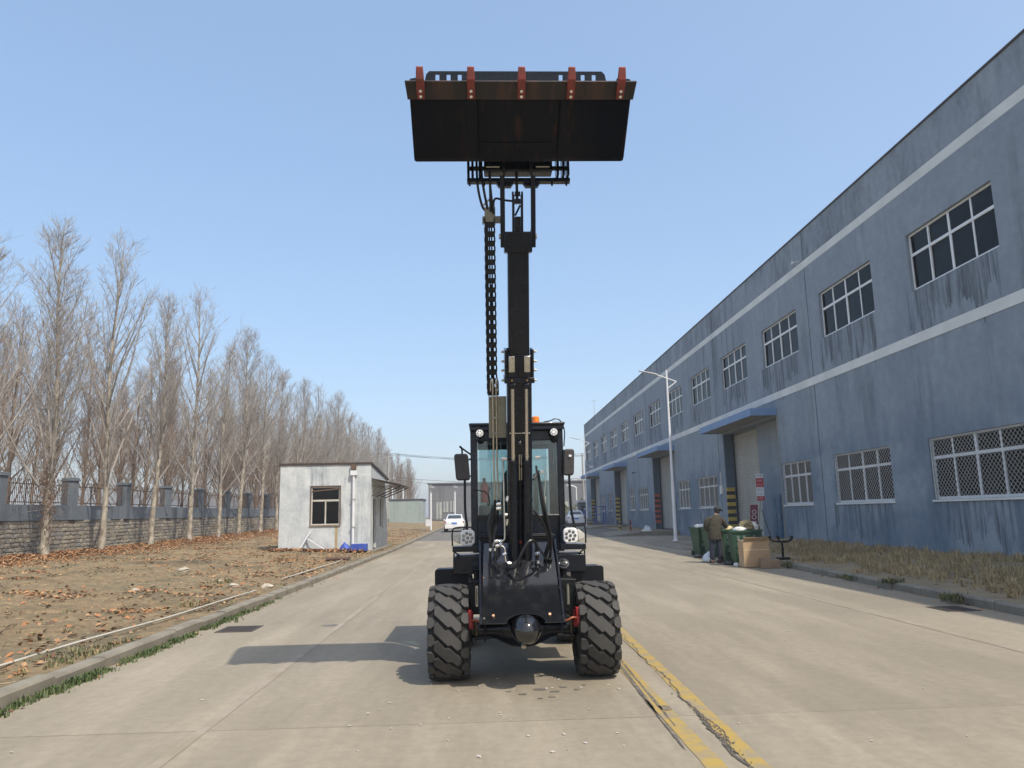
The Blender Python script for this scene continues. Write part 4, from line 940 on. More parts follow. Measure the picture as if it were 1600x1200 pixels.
P('heel_strip', MB().add([bk(.53, -.36, .008), bk(.53, .33, .008), bk(.56, .33, .008), bk(.56, -.36, .008), bk(.53, -.36, .020), bk(.53, .33, .020), bk(.56, .33, .020), bk(.56, -.36, .020)], [(0, 3, 2, 1), (4, 5, 6, 7), (0, 1, 5, 4), (1, 2, 6, 5), (2, 3, 7, 6), (3, 0, 4, 7)]), bucketm, bucket)
for k, xx in enumerate((-.873, -.437, -.0, .432, .868)):
    t = MB(); wd = .033
    def tq(a, b, x): return bk(a, xx+x, b)
    t.add([tq(.118, .033, -wd), tq(.118, .033, wd), tq(.118, .060, wd), tq(.118, .060, -wd), tq(-.06, .033, -wd*1.05), tq(-.06, .033, wd*1.05), tq(-.06, .080, wd*1.05), tq(-.06, .080, -wd*1.05), tq(-.150, .012, -wd*.9), tq(-.150, .012, wd*.9), tq(-.150, .026, wd*.9), tq(-.150, .026, -wd*.9)],
          [(0, 1, 2, 3), (0, 4, 5, 1), (1, 5, 6, 2), (2, 6, 7, 3), (3, 7, 4, 0), (4, 8, 9, 5), (5, 9, 10, 6), (6, 10, 11, 7), (7, 11, 8, 4), (8, 11, 10, 9)])
    tt = P('tooth', t, toothm, bucket, bevel=.006)
    for a in (.038, .085): P('tooth_bolt', MB().cyl(tq(a, .064, 0), tq(a, .084, 0), .0135, n=8), fitting, tt)
# spill guard with slots: uprights and rails
gd = MB(); gz0, gz1 = 5.74, 5.925; gy = 6.87
def gq(x, z, th=.012): return (CX+x, gy+(z-gz0)*-.2, z)
gd.prism([gq(-.93, gz0), gq(.93, gz0), gq(.925, gz0+.03), gq(-.925, gz0+.03)], (0, .012, 0))
gd.prism([gq(-.885, gz0+.155), gq(.885, gz0+.155), gq(.855, gz1), gq(-.855, gz1)], (0, .012, 0))
xs_ = [-.775, -.665, -.555, -.445]; slots = xs_+[.445, .555, .665, .775]; edges = [-.915]+[q for s0 in slots for q in (s0-.019, s0+.019)]+[.915]
for i in range(0, len(edges), 2): gd.prism([gq(edges[i], gz0+.031), gq(edges[i+1], gz0+.031), gq(min(edges[i+1], .885), gz0+.154), gq(max(edges[i], -.885), gz0+.154)], (0, .012, 0))
P('spill_guard', gd, black, bucket)
# --- cab
cyf, cyr = 8.92, 10.15; cx0, cx1 = -.150, .952; cz0, cz1 = 1.26, 2.63
cab = P('cab_base', MB().box(cx0+.02, cx1-.02, cyf+.03, cyr, .95, 1.60), black, bevel=.02)
fr = MB()
for (x, y) in ((cx0+.04, cyf+.03), (cx1-.04, cyf+.03), (cx0+.04, cyr-.05), (cx1-.04, cyr-.05)): fr.bar((x, y, 1.25), (x, y, cz1-.02), .075, .085)
for y in (cyf+.03, cyr-.05): fr.box(cx0+.08, cx1-.08, y-.035, y+.035, cz1-.17, cz1-.03)
for x in (cx0+.04, cx1-.04): fr.box(x-.03, x+.03, cyf+.08, cyr-.09, cz1-.13, cz1-.03)
for x in (cx0+.04, cx1-.04): fr.bar((x, cyf+.55, 1.3), (x, cyf+.55, cz1-.1), .05)
cf = P('cab_frame', fr, black, cab, bevel=.01)
rfm = MB().box(cx0-.01, cx1+.015, cyf-.12, cyr+.05, cz1, cz1+.035); P('cab_roof', rfm, black, cab, bevel=.012)
P('roof_visor', MB().box(cx0, cx1, cyf-.10, cyf-.07, cz1-.05, cz1-.002), black, cab, bevel=.006)
P('sun_blind', MB().box(cx0+.1, cx1-.1, cyf+.10, cyf+.13, cz1-.20, cz1-.09), pm('grey_trim', (.16, .17, .15), .6, c2=(.1, .1, .1), scale=6), cab)
ws = P('windscreen', MB().box(cx0+.07, cx1-.07, cyf+.005, cyf+.011, 1.60, cz1-.16), cabglass, cab)
P('rear_window', MB().box(cx0+.10, cx1-.10, cyr-.03, cyr-.024, 1.62, cz1-.16), cabglass, cab)
for x in (cx0+.03, cx1-.035): P('side_window', MB().box(x, x+.006, cyf+.08, cyr-.1, 1.45, cz1-.14), cabglass, cab)
P('windscreen_seal', MB().box(cx0+.06, cx1-.06, cyf-.004, cyf+.004, 1.575, 1.60), satin, cab)
P('seal_trim', MB().box(.62, cx1-.07, cyf-.008, cyf-.004, 1.585, 1.597), zinc, cab)
seat = P('seat', MB().box(.22, .64, 9.55, 9.95, 1.40, 1.52), seatm, cab, bevel=.05)
P('backrest', MB().prism([(.22, 9.93, 1.5), (.64, 9.93, 1.5), (.64, 10.0, 1.75), (.60, 10.05, 2.10), (.52, 10.07, 2.22), (.34, 10.07, 2.22), (.26, 10.05, 2.10), (.22, 10.0, 1.75)], (0, .07, .02)), seatm, seat, bevel=.02)
st = MB(); cpt = Vector((.42, 9.28, 1.78)); axs = Vector((0, -.5, .87)); e1 = Vector((1, 0, 0)); e2 = axs.cross(e1)
st.tube([cpt+(e1*math.cos(6.2832*i/28)+e2*math.sin(6.2832*i/28))*.17 for i in range(29)], .014, 8, False); st.cyl(cpt, cpt-axs*.5, .03, n=10)
for a in (0, 2.1, 4.2): st.bar(cpt, cpt+(e1*math.cos(a)+e2*math.sin(a))*.165, .025, .012)
P('steering_wheel', st, satin, cab)
P('dashboard', MB().box(.24, .62, 9.0, 9.22, 1.5, 1.68), satin, cab, bevel=.03)
P('side_console', MB().box(cx0+.09, cx0+.30, 9.3, 9.95, 1.4, 1.72), seatm, cab, bevel=.03)
P('joystick', MB().cyl((cx0+.2, 9.45, 1.72), (cx0+.21, 9.42, 1.90), .012, n=8).sphere((cx0+.21, 9.42, 1.92), .03, 10, 8), satin, cab)
P('fire_extinguisher', MB().cyl((cx0+.16, 9.2, 1.75), (cx0+.16, 9.2, 1.98), .045, n=14).cyl((cx0+.16, 9.2, 1.98), (cx0+.16, 9.2, 2.04), .02, n=8), red, cab)
P('wiper', MB().bar((.70, cyf-.02, 1.70), (.745, cyf-.02, 2.16), .008).bar((.725, cyf-.015, 1.80), (.70, cyf-.015, 1.62), .016), zinc, cab)
for x, z in ((-.035, 2.545), (.835, 2.545)):
    wl_ = MB(); wl_.lathe((x, cyf-.06, z), (0, -1, 0), [(0, .03), (.02, .05), (.05, .052), (.055, .045)], 20); L_ = P('work_light', wl_, satin, cab); P('lens', MB().lathe((x, cyf-.108, z), (0, -1, 0), [(0, .044), (.008, .042), (.012, .02), (.013, .0005)], 20), white_lens, L_)
    for k in range(6): a = k*1.047; P('led', MB().cyl((x+.026*math.cos(a), cyf-.118, z+.026*math.sin(a)), (x+.026*math.cos(a), cyf-.1215, z+.026*math.sin(a)), .008, n=8), ledm, L_)
    P('light_bracket', MB().box(x-.02, x+.02, cyf-.06, cyf, z-.08, z-.045).sphere((x+.01, cyf-.03, z-.07), .045, 12, 8), satin, L_)
bc = MB(); bc.lathe((.648, 9.15, cz1+.04), (0, 0, 1), [(0, .052), (.03, .052), (.032, .046), (.095, .044), (.105, .035), (.107, .0005)], 24); be = P('beacon', bc, amber, cab); P('beacon_foot', MB().cyl((.648, 9.15, cz1+.03), (.648, 9.15, cz1+.062), .056, n=20), satin, be)
P('roof_cable', MB().tube(curve_pts([(.72, 8.85, cz1+.04), (.80, 8.85, cz1+.055), (.86, 8.84, cz1+.075), (.92, 8.85, cz1+.05), (.965, 8.86, cz1-.06), (.955, 8.87, cz1-.25)], 6), .007, 6), hosem, cab)
# mirrors
def rrect(cx_, cz_, w_, h_, r, n=5):
    out = []
    for (sx, sz_, a0) in ((1, 1, 0), (-1, 1, 90), (-1, -1, 180), (1, -1, 270)):
        for i in range(n+1):
            a = math.radians(a0+90*i/n); out.append((cx_+sx*(w_/2-r)+r*math.cos(a), cz_+sz_*(h_/2-r)+r*math.sin(a)))
    return out
for x, z, w_, lean in ((-.245, 2.155, .165, .02), (1.000, 2.19, .125, -.012)):
    ml = MB(); pr = rrect(x, z, w_, .31, .035); ml.prism([(px_-lean*(pz-z)/.15*.6, 8.80, pz) for px_, pz in pr], (0, .05, 0)); mm_ = P('mirror', ml, pm('mirror_shell', (.03, .026, .026), .5, c2=(.05, .045, .042), scale=14), bevel=.016)
    P('mirror_glass', MB().prism([(x+(px_-x)*.86-lean*(pz-z)/.15*.6, 8.852, z+(pz-z)*.88) for px_, pz in pr], (0, .003, 0)), chrome, mm_)
    sg = -1 if x < 0 else 1; xe = cx0 if sg < 0 else cx1
    P('mirror_arm', MB().tube(curve_pts([(xe+.01, 8.95, z+.15), (x+(-.02 if sg < 0 else -.05), 8.86, z+.235 if sg < 0 else z+.12), (x-sg*-.0, 8.87, z+.20 if sg < 0 else z+.05), (x, 8.87, z-.1)], 6), .011, 8).tube([(xe, 8.95, z+.10), (x, 8.87, z+.06)], .009, 8).tube([(xe, 8.95, z-.10), (x, 8.87, z-.08)], .009, 8), satin, mm_)
    P('grab_rail', MB().tube(curve_pts([(x+(.03 if sg < 0 else 0), 8.83, z-.13), (x+(.032 if sg < 0 else .005), 8.80, z-.5), (x+(.05 if sg < 0 else .03), 8.80, 1.50), (x+(.05 if sg < 0 else .05), 8.80, 1.38)], 6), .014, 8), satin, mm_)
    if sg > 0: P('sticker', MB().box(x+.0, x+.03, 8.781, 8.7825, z+.06, z+.085), white_lens, mm_)
# head lamps on brackets
for sg in (-1, 1):
    xc_ = CX+sg*.585; y = 8.36
    br = MB(); xi, xo = xc_-sg*.14, xc_+sg*.135
    br.box(min(xi, xo), max(xi, xo), y-.06, y+.22, 1.215, 1.275)
    br.tube(curve_pts([(xo, y-.05, 1.28), (xo, y-.05, 1.42), (xo-sg*.03, y-.05, 1.47), (xc_-sg*.06, y-.05, 1.475), (xi+sg*.02, y-.05, 1.46), (xi, y-.05, 1.40)], 6), .009, 8)
    br.prism([(xi, y, 1.214), (xi-sg*.16, y, 1.214), (xi-sg*.16, y, 1.05), (xi-sg*.09, y, 1.05)], (0, .2, 0))
    bk_ = P('lamp_bracket', br, black, bevel=.004)
    hb = rrect(xc_-sg*.03, 1.365, .155, .165, .045)
    hl = P('head_lamp', MB().prism([(a, y-.075, b) for a, b in hb], (0, .09, 0)), white_lens, bk_, bevel=.012)
    tr = MB().prism([(xc_+sg*.050, y-.06, 1.435), (xc_+sg*.122, y-.06, 1.385), (xc_+sg*.125, y-.06, 1.335), (xc_+sg*.050, y-.06, 1.295)], (0, .07, 0)); P('turn_signal', tr, pm('clear_indicator', (.55, .54, .5), .15, c2=(.4, .36, .3), scale=20), hl, bevel=.01)
    for k in range(8):
        a = k*math.pi*2/7; rr = .048 if k < 7 else 0
        P('led', MB().lathe((xc_-sg*.03+rr*math.cos(a), y-.0755, 1.365+rr*math.sin(a)), (0, -1, 0), [(0, .0175), (.004, .0165), (.0045, .011), (.006, .0005)], 12), ledm, hl)
    # side boxes, tank caps, handles
    a, b = sorted((CX+sg*.40, CX+sg*.715)); sb = P('step_box', MB().box(a, b, 8.32, 9.1, .98, 1.165), black, bevel=.008)
    P('step_tread', MB().box(a+.03, b-.03, 8.34, 9.05, 1.166, 1.172), pm('tread_grey', (.12, .12, .13), .6, c2=(.2, .2, .2), scale=40), sb)
    P('grab_handle', MB().tube(curve_pts([(CX+sg*.705, 8.33, 1.16), (CX+sg*.70, 8.31, 1.21), (CX+sg*.66, 8.31, 1.19), (CX+sg*.65, 8.33, 1.165)], 5), .008, 6), satin, sb)
    xcap = CX+sg*.46-(.0 if sg > 0 else .0); cp = MB(); cp.lathe((xcap, 8.20, 1.07), (0, -.85, .5), [(-.12, .045), (0, .045), (.002, .058), (.02, .058), (.024, .04), (.04, .036), (.042, .02), (.048, .018), (.049, .0005)], 24); P('filler_cap', cp, gloss if sg > 0 else satin, sb)
    P('filler_neck', MB().cyl((xcap, 8.24, .82), (xcap, 8.24, 1.03), .035, n=14), satin, sb)
    # mudguard plate behind the wheel
    ro = [(q[0], q[1]) for q in rrect(CX+sg*.735, .93, .36, .21, .03)]
    mg = P('mudguard', MB().prism([(u, 8.40, v) for u, v in ro], (0, .012, 0)), satin, bevel=.003)
    a, b = sorted((CX+sg*.55, CX+sg*.915)); P('mudguard_top', MB().box(a, b, 8.413, 9.0, 1.0, 1.012), satin, mg)
    P('level_plate', MB().box(CX+sg*.46-.012, CX+sg*.46+.012, 7.84, 7.852, .70, .90), khaki if sg > 0 else zinc)
    P('inner_slot', MB().box(CX+sg*.46-.005, CX+sg*.46+.005, 7.834, 7.8395, .72, .88), satin if sg < 0 else khaki)
    P('inner_bracket', MB().box(min(CX+sg*.37, CX+sg*.54), max(CX+sg*.37, CX+sg*.54), 7.86, 8.3, .62, .94), satin, bevel=.01)
    P('stay_rod', MB().cyl((CX+sg*.37, 7.8, .95), (CX+sg*.54, 7.82, .94), .009, n=8), satin)
P('lock_bar', MB().box(CX-.43, CX-.385, 7.68, 7.74, .95, 1.0), red); 
# engine hood and rear counterweight
eh = MB(); pr = [(10.16, .75), (10.16, 1.58), (10.3, 1.62), (11.4, 1.55), (11.75, 1.35), (11.8, .8), (11.7, .62)]
eh.prism([(-.04, y, z) for y, z in pr], (.84, 0, 0)); P('engine_hood', eh, black, bevel=.04)
P('counterweight', MB().box(-.15, .90, 11.55, 11.85, .5, .95), black, bevel=.04)
P('exhaust', MB().cyl((.72, 10.5, 1.55), (.72, 10.5, 2.15), .035, n=14), satin)
# hoses and fittings at the boom foot
def hose(pts, r=.013, m=hosem, n=8): return P('hose', MB().tube(curve_pts(pts, 8), r, n), m)
hose([(.555, 7.66, 2.03), (.56, 7.62, 1.95), (.575, 7.60, 1.75), (.61, 7.62, 1.52), (.655, 7.68, 1.35), (.62, 7.72, 1.20), (.60, 7.72, 1.15)], .014)
hose([(.575, 7.66, 1.92), (.60, 7.60, 1.70), (.64, 7.60, 1.50), (.665, 7.65, 1.32), (.655, 7.72, 1.17)], .014)
hose([(.50, 7.60, 1.63), (.545, 7.56, 1.58), (.60, 7.58, 1.47), (.635, 7.62, 1.33), (.60, 7.7, 1.2)], .012)
hose([(.205, 7.55, 2.15), (.27, 7.53, 2.15), (.36, 7.53, 2.10), (.43, 7.54, 1.99), (.49, 7.57, 1.94), (.535, 7.62, 2.00), (.54, 7.70, 2.08)], .011)
hose([(.235, 7.60, 1.08), (.30, 7.54, 1.10), (.36, 7.53, 1.22), (.43, 7.55, 1.33), (.49, 7.58, 1.34), (.52, 7.62, 1.28), (.525, 7.66, 1.16)], .016)
hose([(.505, 7.64, 1.32), (.56, 7.62, 1.24), (.615, 7.66, 1.15)], .010)
hose([(.07, 7.7, 1.62), (.045, 7.68, 1.5), (.06, 7.66, 1.34), (.055, 7.68, 1.15), (.06, 7.60, 1.0)], .013)
hose([(.13, 7.7, 1.50), (.10, 7.68, 1.38), (.105, 7.66, 1.25), (.10, 7.64, 1.1)], .013)
hose([(-.12, 8.88, 1.9), (.03, 8.83, 1.86), (.07, 8.84, 1.75), (.05, 8.86, 1.7)], .006)
P('steel_pipe', MB().tube(curve_pts([(.195, 7.55, 2.14), (.20, 7.55, 2.10), (.20, 7.55, 1.75), (.202, 7.55, 1.42), (.19, 7.55, 1.355), (.14, 7.55, 1.345), (.10, 7.55, 1.335), (.092, 7.56, 1.30)], 8), .0075, 8), zinc)
P('steel_pipe', MB().tube(curve_pts([(.11, 7.55, 1.30), (.17, 7.55, 1.30), (.20, 7.55, 1.27), (.205, 7.56, 1.18), (.22, 7.57, 1.14), (.26, 7.58, 1.13)], 8), .0085, 8), fitting)
def fit(a, b, r=.014): P('pipe_fitting', MB().cyl(a, b, r, n=6).cyl(Vector(a).lerp(Vector(b), .3), Vector(a).lerp(Vector(b), .6), r*1.35, n=6), fitting)
for a, b in [((.185, 7.54, 2.155), (.24, 7.53, 2.145)), ((.10, 7.54, 1.345), (.15, 7.54, 1.35)), ((.155, 7.54, 1.34), (.175, 7.54, 1.355)), ((.11, 7.54, 1.30), (.15, 7.54, 1.305)), ((.155, 7.53, 1.31), (.165, 7.53, 1.33)), ((.18, 7.54, 1.215), (.215, 7.54, 1.225)), ((.225, 7.56, 1.135), (.26, 7.56, 1.13)), ((.50, 7.58, 1.215), (.545, 7.56, 1.225)), ((.525, 7.60, 1.12), (.53, 7.60, 1.15)), ((.125, 7.55, 1.70), (.17, 7.55, 1.71)), ((.125, 7.55, 1.66), (.17, 7.55, 1.665)), ((.205, 7.56, 1.60), (.235, 7.56, 1.60)), ((.06, 7.6, 1.25), (.065, 7.6, 1.28)), ((.105, 7.6, 1.25), (.108, 7.6, 1.28)), ((.525, 7.60, 2.16), (.575, 7.60, 2.165)), ((.57, 7.58, 2.0), (.60, 7.58, 2.03)), ((.23, 7.55, 1.73), (.24, 7.55, 1.78)), ((.225, 7.6, 1.5), (.235, 7.58, 1.56))]: fit(a, b)
for x in (.615, .655): P('hose_grommet', MB().cyl((x, 7.72, 1.14), (x, 7.70, 1.165), .024, n=12), satin)

# ------------------------------------------------------------------ gate booth (left)
BYF, BXL, BXR, BLEN = 33.9, -8.95, -4.98, 5.9
bz = .22
bo = thing('gate_booth', 'small weathered pale grey booth with one dark window beside the left kerb', 'building', (-7, BYF+3, 0))
def boothwalls():
    f = MB(); zt0, zt1 = 3.93, 3.95
    holes_f = [(-7.58, -6.33, 1.32, 2.98)]
    xs = [BXL, -7.58, -6.33, BXR]; zs = [.1, 1.32, 2.98, 3.94]
    for i in range(3):
        for j in range(3):
            if i == 1 and j == 1: continue
            f.add([(xs[i], BYF, zs[j]), (xs[i+1], BYF, zs[j]), (xs[i+1], BYF, zs[j+1]), (xs[i], BYF, zs[j+1])], [(0, 1, 2, 3)])
    a, b, c, d = holes_f[0]; y1 = BYF+.22
    for q in ([(a, BYF, c), (a, y1, c), (a, y1, d), (a, BYF, d)], [(b, BYF, c), (b, y1, c), (b, y1, d), (b, BYF, d)], [(a, BYF, c), (b, BYF, c), (b, y1, c), (a, y1, c)], [(a, BYF, d), (b, BYF, d), (b, y1, d), (a, y1, d)]): f.add(q, [(0, 1, 2, 3)])
    return f
mesh_ = boothwalls(); o_ = bo.location
me = bpy.data.meshes.new('wall'); me.from_pydata([(p[0]-o_[0], p[1]-o_[1], p[2]) for p in mesh_.v], [], mesh_.f); me.materials.append(boothwall); put('wall', me, None, bo)
# right side wall with a door opening and a tall window; roof falls to the back
sw_ = MB(); ybk = BYF+BLEN; zr_ = lambda y: 3.94-.075*(y-BYF)
ops = [(BYF+.75, BYF+1.75, .2, 2.45), (BYF+2.9, BYF+4.2, 1.1, 2.6)]
ysx = sorted({BYF, ybk} | {q for o2 in ops for q in o2[:2]}); zsx = sorted({.1, 3.3} | {q for o2 in ops for q in o2[2:]})
for i in range(len(ysx)-1):
    for j in range(len(zsx)-1):
        ym, zm = (ysx[i]+ysx[i+1])/2, (zsx[j]+zsx[j+1])/2
        if any(a < ym < b and c < zm < d for a, b, c, d in ops): continue
        sw_.add([(BXR, ysx[i], zsx[j]), (BXR, ysx[i+1], zsx[j]), (BXR, ysx[i+1], zsx[j+1]), (BXR, ysx[i], zsx[j+1])], [(0, 1, 2, 3)])
    sw_.add([(BXR, ysx[i], 3.3), (BXR, ysx[i+1], 3.3), (BXR, ysx[i+1], zr_(ysx[i+1])), (BXR, ysx[i], zr_(ysx[i]))], [(0, 1, 2, 3)])
for a, b, c, d in ops:
    x2 = BXR-.2
    for q in ([(BXR, a, c), (x2, a, c), (x2, a, d), (BXR, a, d)], [(BXR, b, c), (x2, b, c), (x2, b, d), (BXR, b, d)], [(BXR, a, c), (x2, a, c), (x2, b, c), (BXR, b, c)], [(BXR, a, d), (x2, a, d), (x2, b, d), (BXR, b, d)]): sw_.add(q, [(0, 1, 2, 3)])
me = bpy.data.meshes.new('wall'); me.from_pydata([(p[0]-o_[0], p[1]-o_[1], p[2]) for p in sw_.v], [], sw_.f); me.materials.append(boothwall); put('wall', me, None, bo)
put('wall', MB().box(BXL, BXL+.2, BYF+.001, ybk, .1, 3.45).box(BXL+.201, BXR-.001, ybk-.2, ybk, .1, 3.45), boothwall, bo)
put('roof', MB().prism([(BXL-.06, BYF-.05, 3.945), (BXL-.06, BYF-.05, 4.03), (BXL-.06, ybk+.1, zr_(ybk)+.09), (BXL-.06, ybk+.1, zr_(ybk)+.005)], (BXR-BXL+.12, 0, 0)), steel_dark, bo)
wf = MB(); a, b, c, d = -7.58, -6.33, 1.32, 2.98; yy0, yy1 = BYF+.05, BYF+.10; e = .05
wf.box(a+.005, b-.005, yy0, yy1, c+.005, c+e).box(a+.005, b-.005, yy0, yy1, d-e, d-.005).box(a+.005, a+e, yy0, yy1, c+e+.001, d-e-.001).box(b-e, b-.005, yy0, yy1, c+e+.001, d-e-.001).box(a+e+.001, b-e-.001, yy0-.008, yy1, 2.34, 2.42).box(-6.985, -6.925, yy0, yy1, c+e+.001, 2.338)
wn = put('window', wf, pm('aged_white_frame', (.52, .51, .47), .5, c2=(.40, .36, .28), scale=4), bo)
for (p, q, r, s) in ((a+e, -6.987, c+e, 2.339), (-6.923, b-e, c+e, 2.339), (a+e, b-e, 2.421, d-e)): put('pane', MB().box(p, q, BYF+.07, BYF+.076, r, s), winglass, wn)
put('sill', MB().box(a-.05, b+.05, BYF-.05, BYF+.045, c-.05, c-.002), pm('rusty_sill', (.30, .24, .17), .8, c2=(.2, .13, .07), scale=5), wn)
put('shade_slat', MB().obox(((a+b)/2, BYF+.03, d-.14), (.60, 0, .05), (0, .01, 0), (0, 0, .025)), rusty, wn)
put('surround', MB().box(a-.05, a-.002, BYF-.012, BYF+.04, c-.002, d+.05).box(b+.002, b+.05, BYF-.012, BYF+.04, c-.002, d+.05).box(a-.002, b+.002, BYF-.012, BYF+.04, d+.002, d+.05), rusty, wn)
put('rust_stain', MB().box(-6.52, -6.40, BYF-.003, BYF+.01, .25, 1.265), pm('rust_run', (.36, .26, .10), .9, c2=(.42, .38, .28), scale=5, kind='pos', stretch=(4, 1, .6)), wn)
put('floor', MB().box(BXL+.21, BXR-.01, BYF+.23, ybk-.21, .15, .25), dark_in, bo)
dn = put('door', MB().box(BXR-.16, BXR-.10, BYF+.76, BYF+1.74, .22, 2.44), pm('brown_door', (.09, .08, .07), .6, c2=(.13, .11, .09), scale=3), bo)
put('handle', MB().box(BXR-.10, BXR-.04, BYF+1.55, BYF+1.60, 1.2, 1.3), zinc, dn)
w2_ = put('window', MB().box(BXR-.12, BXR-.06, BYF+2.905, BYF+2.96, 1.105, 2.595).box(BXR-.12, BXR-.06, BYF+4.14, BYF+4.195, 1.105, 2.595).box(BXR-.12, BXR-.06, BYF+2.961, BYF+4.139, 1.105, 1.16).box(BXR-.12, BXR-.06, BYF+2.961, BYF+4.139, 2.54, 2.595).box(BXR-.12, BXR-.06, BYF+3.52, BYF+3.58, 1.161, 2.539), pvc, bo)
put('pane', MB().box(BXR-.095, BXR-.09, BYF+2.96, BYF+3.52, 1.16, 2.54), winglass, w2_); put('pane', MB().box(BXR-.095, BXR-.09, BYF+3.58, BYF+4.14, 1.16, 2.54), winglass, w2_)
aw = MB().prism([(BXR+.002, BYF+.25, 3.30), (BXR+.002, BYF+.25, 3.34), (BXR+1.25, BYF+.25, 3.06), (BXR+1.25, BYF+.25, 3.02)], (0, 4.6, 0)); awn = put('awning', aw, steel_dark, bo)
for y in (BYF+.3, BYF+1.8, BYF+3.3, BYF+4.8): put('strut', MB().bar((BXR+.003, y, 2.55), (BXR+1.15, y, 3.03), .045).bar((BXR+.003, y, 3.0), (BXR+1.15, y, 3.015), .03), steel_dark, awn)
dp = put('downpipe', MB().cyl((-5.72, BYF-.09, .35), (-5.72, BYF-.09, 3.45), .06, n=14), whitepaint, bo)
put('hopper', MB().prism([(-5.86, BYF-.18, 3.45), (-5.58, BYF-.18, 3.45), (-5.58, BYF-.18, 3.66), (-5.86, BYF-.18, 3.66)], (0, .175, 0)), whitepaint, dp, bevel=.01)
put('outlet', MB().box(-5.84, -5.62, BYF-.15, BYF-.003, 3.70, 3.94), rusty, dp)
for z in (1.2, 2.4): put('pipe_clip', MB().box(-5.80, -5.64, BYF-.16, BYF-.003, z, z+.03), zinc, dp)
put('wall_tap', MB().cyl((BXR-.0, BYF+4.9, .9), (BXR+.12, BYF+4.9, .85), .04, n=8).cyl((BXR+.12, BYF+4.9, .5), (BXR+.12, BYF+4.9, .9), .04, n=8), whitepaint, bo)
put('apron', MB().box(BXL-.15, BXR+.25, BYF-.2, ybk+.2, .02, .20), kerbm, bo)
# things lying by the booth
def thing1(name, mb, mat, label, cat, group=None, smooth=None, bevel=0):
    o = put(name, mb, mat, None, smooth, bevel); return tag(o, label, cat, group)
thing1('white_lath', MB().bar((-8.0, BYF-.45, .24), (-7.55, BYF-.03, 1.05), .05, .03), whitepaint, 'short white lath leaning against the booth wall', 'lath', 'laths leaning on the booth')
thing1('white_lath', MB().bar((-6.75, BYF-.55, .24), (-7.75, BYF-.06, .78), .05, .03), whitepaint, 'long white lath slanting across the shorter one by the booth', 'lath', 'laths leaning on the booth')
bluep = pm('blue_plastic', (.05, .10, .42), .5, c2=(.03, .06, .3), scale=6)
cr = MB(); X0, X1, Ya_, Yb_ = -5.68, -5.02, BYF-.75, BYF-.35
cr.box(X0, X1, Ya_, Yb_, .205, .24).box(X0, X1, Ya_, Ya_+.03, .241, .50).box(X0, X1, Yb_-.03, Yb_, .241, .50).box(X0, X0+.03, Ya_+.031, Yb_-.031, .241, .50).box(X1-.03, X1, Ya_+.031, Yb_-.031, .241, .50)
thing1('blue_crate', cr, bluep, 'blue plastic crate at the foot of the booth downpipe', 'crate', bevel=.012)
tp = MB(); q = random.Random(5); n = 9; V = []
for j in range(n):
    for i in range(n): u, v = i/(n-1)*2-1, j/(n-1)*2-1; rr = max(0, 1-(u*u+v*v)*.6); V.append((-5.98+u*.22, BYF-.42+v*.2, .20+.36*rr*q.uniform(.6, 1.1)))
tp.add(V, [(j*n+i, j*n+i+1, (j+1)*n+i+1, (j+1)*n+i) for j in range(n-1) for i in range(n-1)])
thing1('blue_sack', tp, bluep, 'crumpled blue plastic sack left of the blue crate', 'sack', smooth=80)
# white plastic pipes lying along the field edge
def lay(pts, r, dz=.035): return [(x, y, zl_n(x, y)+r+dz) for x, y in pts]
pipe_m = pm('white_hose', (.50, .48, .42), .6, c2=(.36, .34, .28), scale=3)
thing1('white_pipe', MB().tube(curve_pts(lay([(-5.1, 8.4), (-4.98, 10), (-4.86, 11.8), (-4.82, 13.0), (-4.78, 14.8), (-4.74, 16.3)], .015), 10), .015, 8), pipe_m, 'long white plastic pipe lying on the earth by the left kerb', 'pipe', 'white pipes on the earth', 60)
thing1('white_pipe', MB().tube(curve_pts(lay([(-4.9, 19.0), (-4.95, 20.5), (-4.85, 23), (-4.95, 26.5), (-5.1, 29)], .018), 8), .018, 8), pipe_m, 'white plastic pipe further along towards the booth', 'pipe', 'white pipes on the earth', 60)
thing1('wooden_board', MB().obox((-5.15, 27.6, zl(-5.15, 27.6)+.08), (.42, .12, 0), (-.05, .3, .0), (0, 0, .03)), rusty, 'dark rusty board on the earth before the booth', 'board')
for i, (x, y, r, lb) in enumerate([(-4.75, 17.2, .10, 'flat pale stone at the kerb by the pipe end'), (-5.6, 17.6, .09, 'pale stone on the earth between the two pipes'), (-8.2, 21.5, .13, 'flat pale stone in the middle of the field'), (-7.4, 16.8, .08, 'small pale stone on the near field'), (-6.2, 18.5, .07, 'little pale stone near the green tuft')]):
    s = MB(); k = random.Random(i); s.sphere((x, y, zl_n(x, y)+r*.3), r, 8, 6, (1.4, .9, .6)); s.v = [(a+k.uniform(-.2, .2)*r, b+k.uniform(-.2, .2)*r, c+k.uniform(-.15, .15)*r) for a, b, c in s.v]
    thing1('stone', s, pm('pale_rock', (.48, .44, .36), .9, c2=(.35, .31, .25), scale=6), lb, 'stone', 'loose stones on the field')
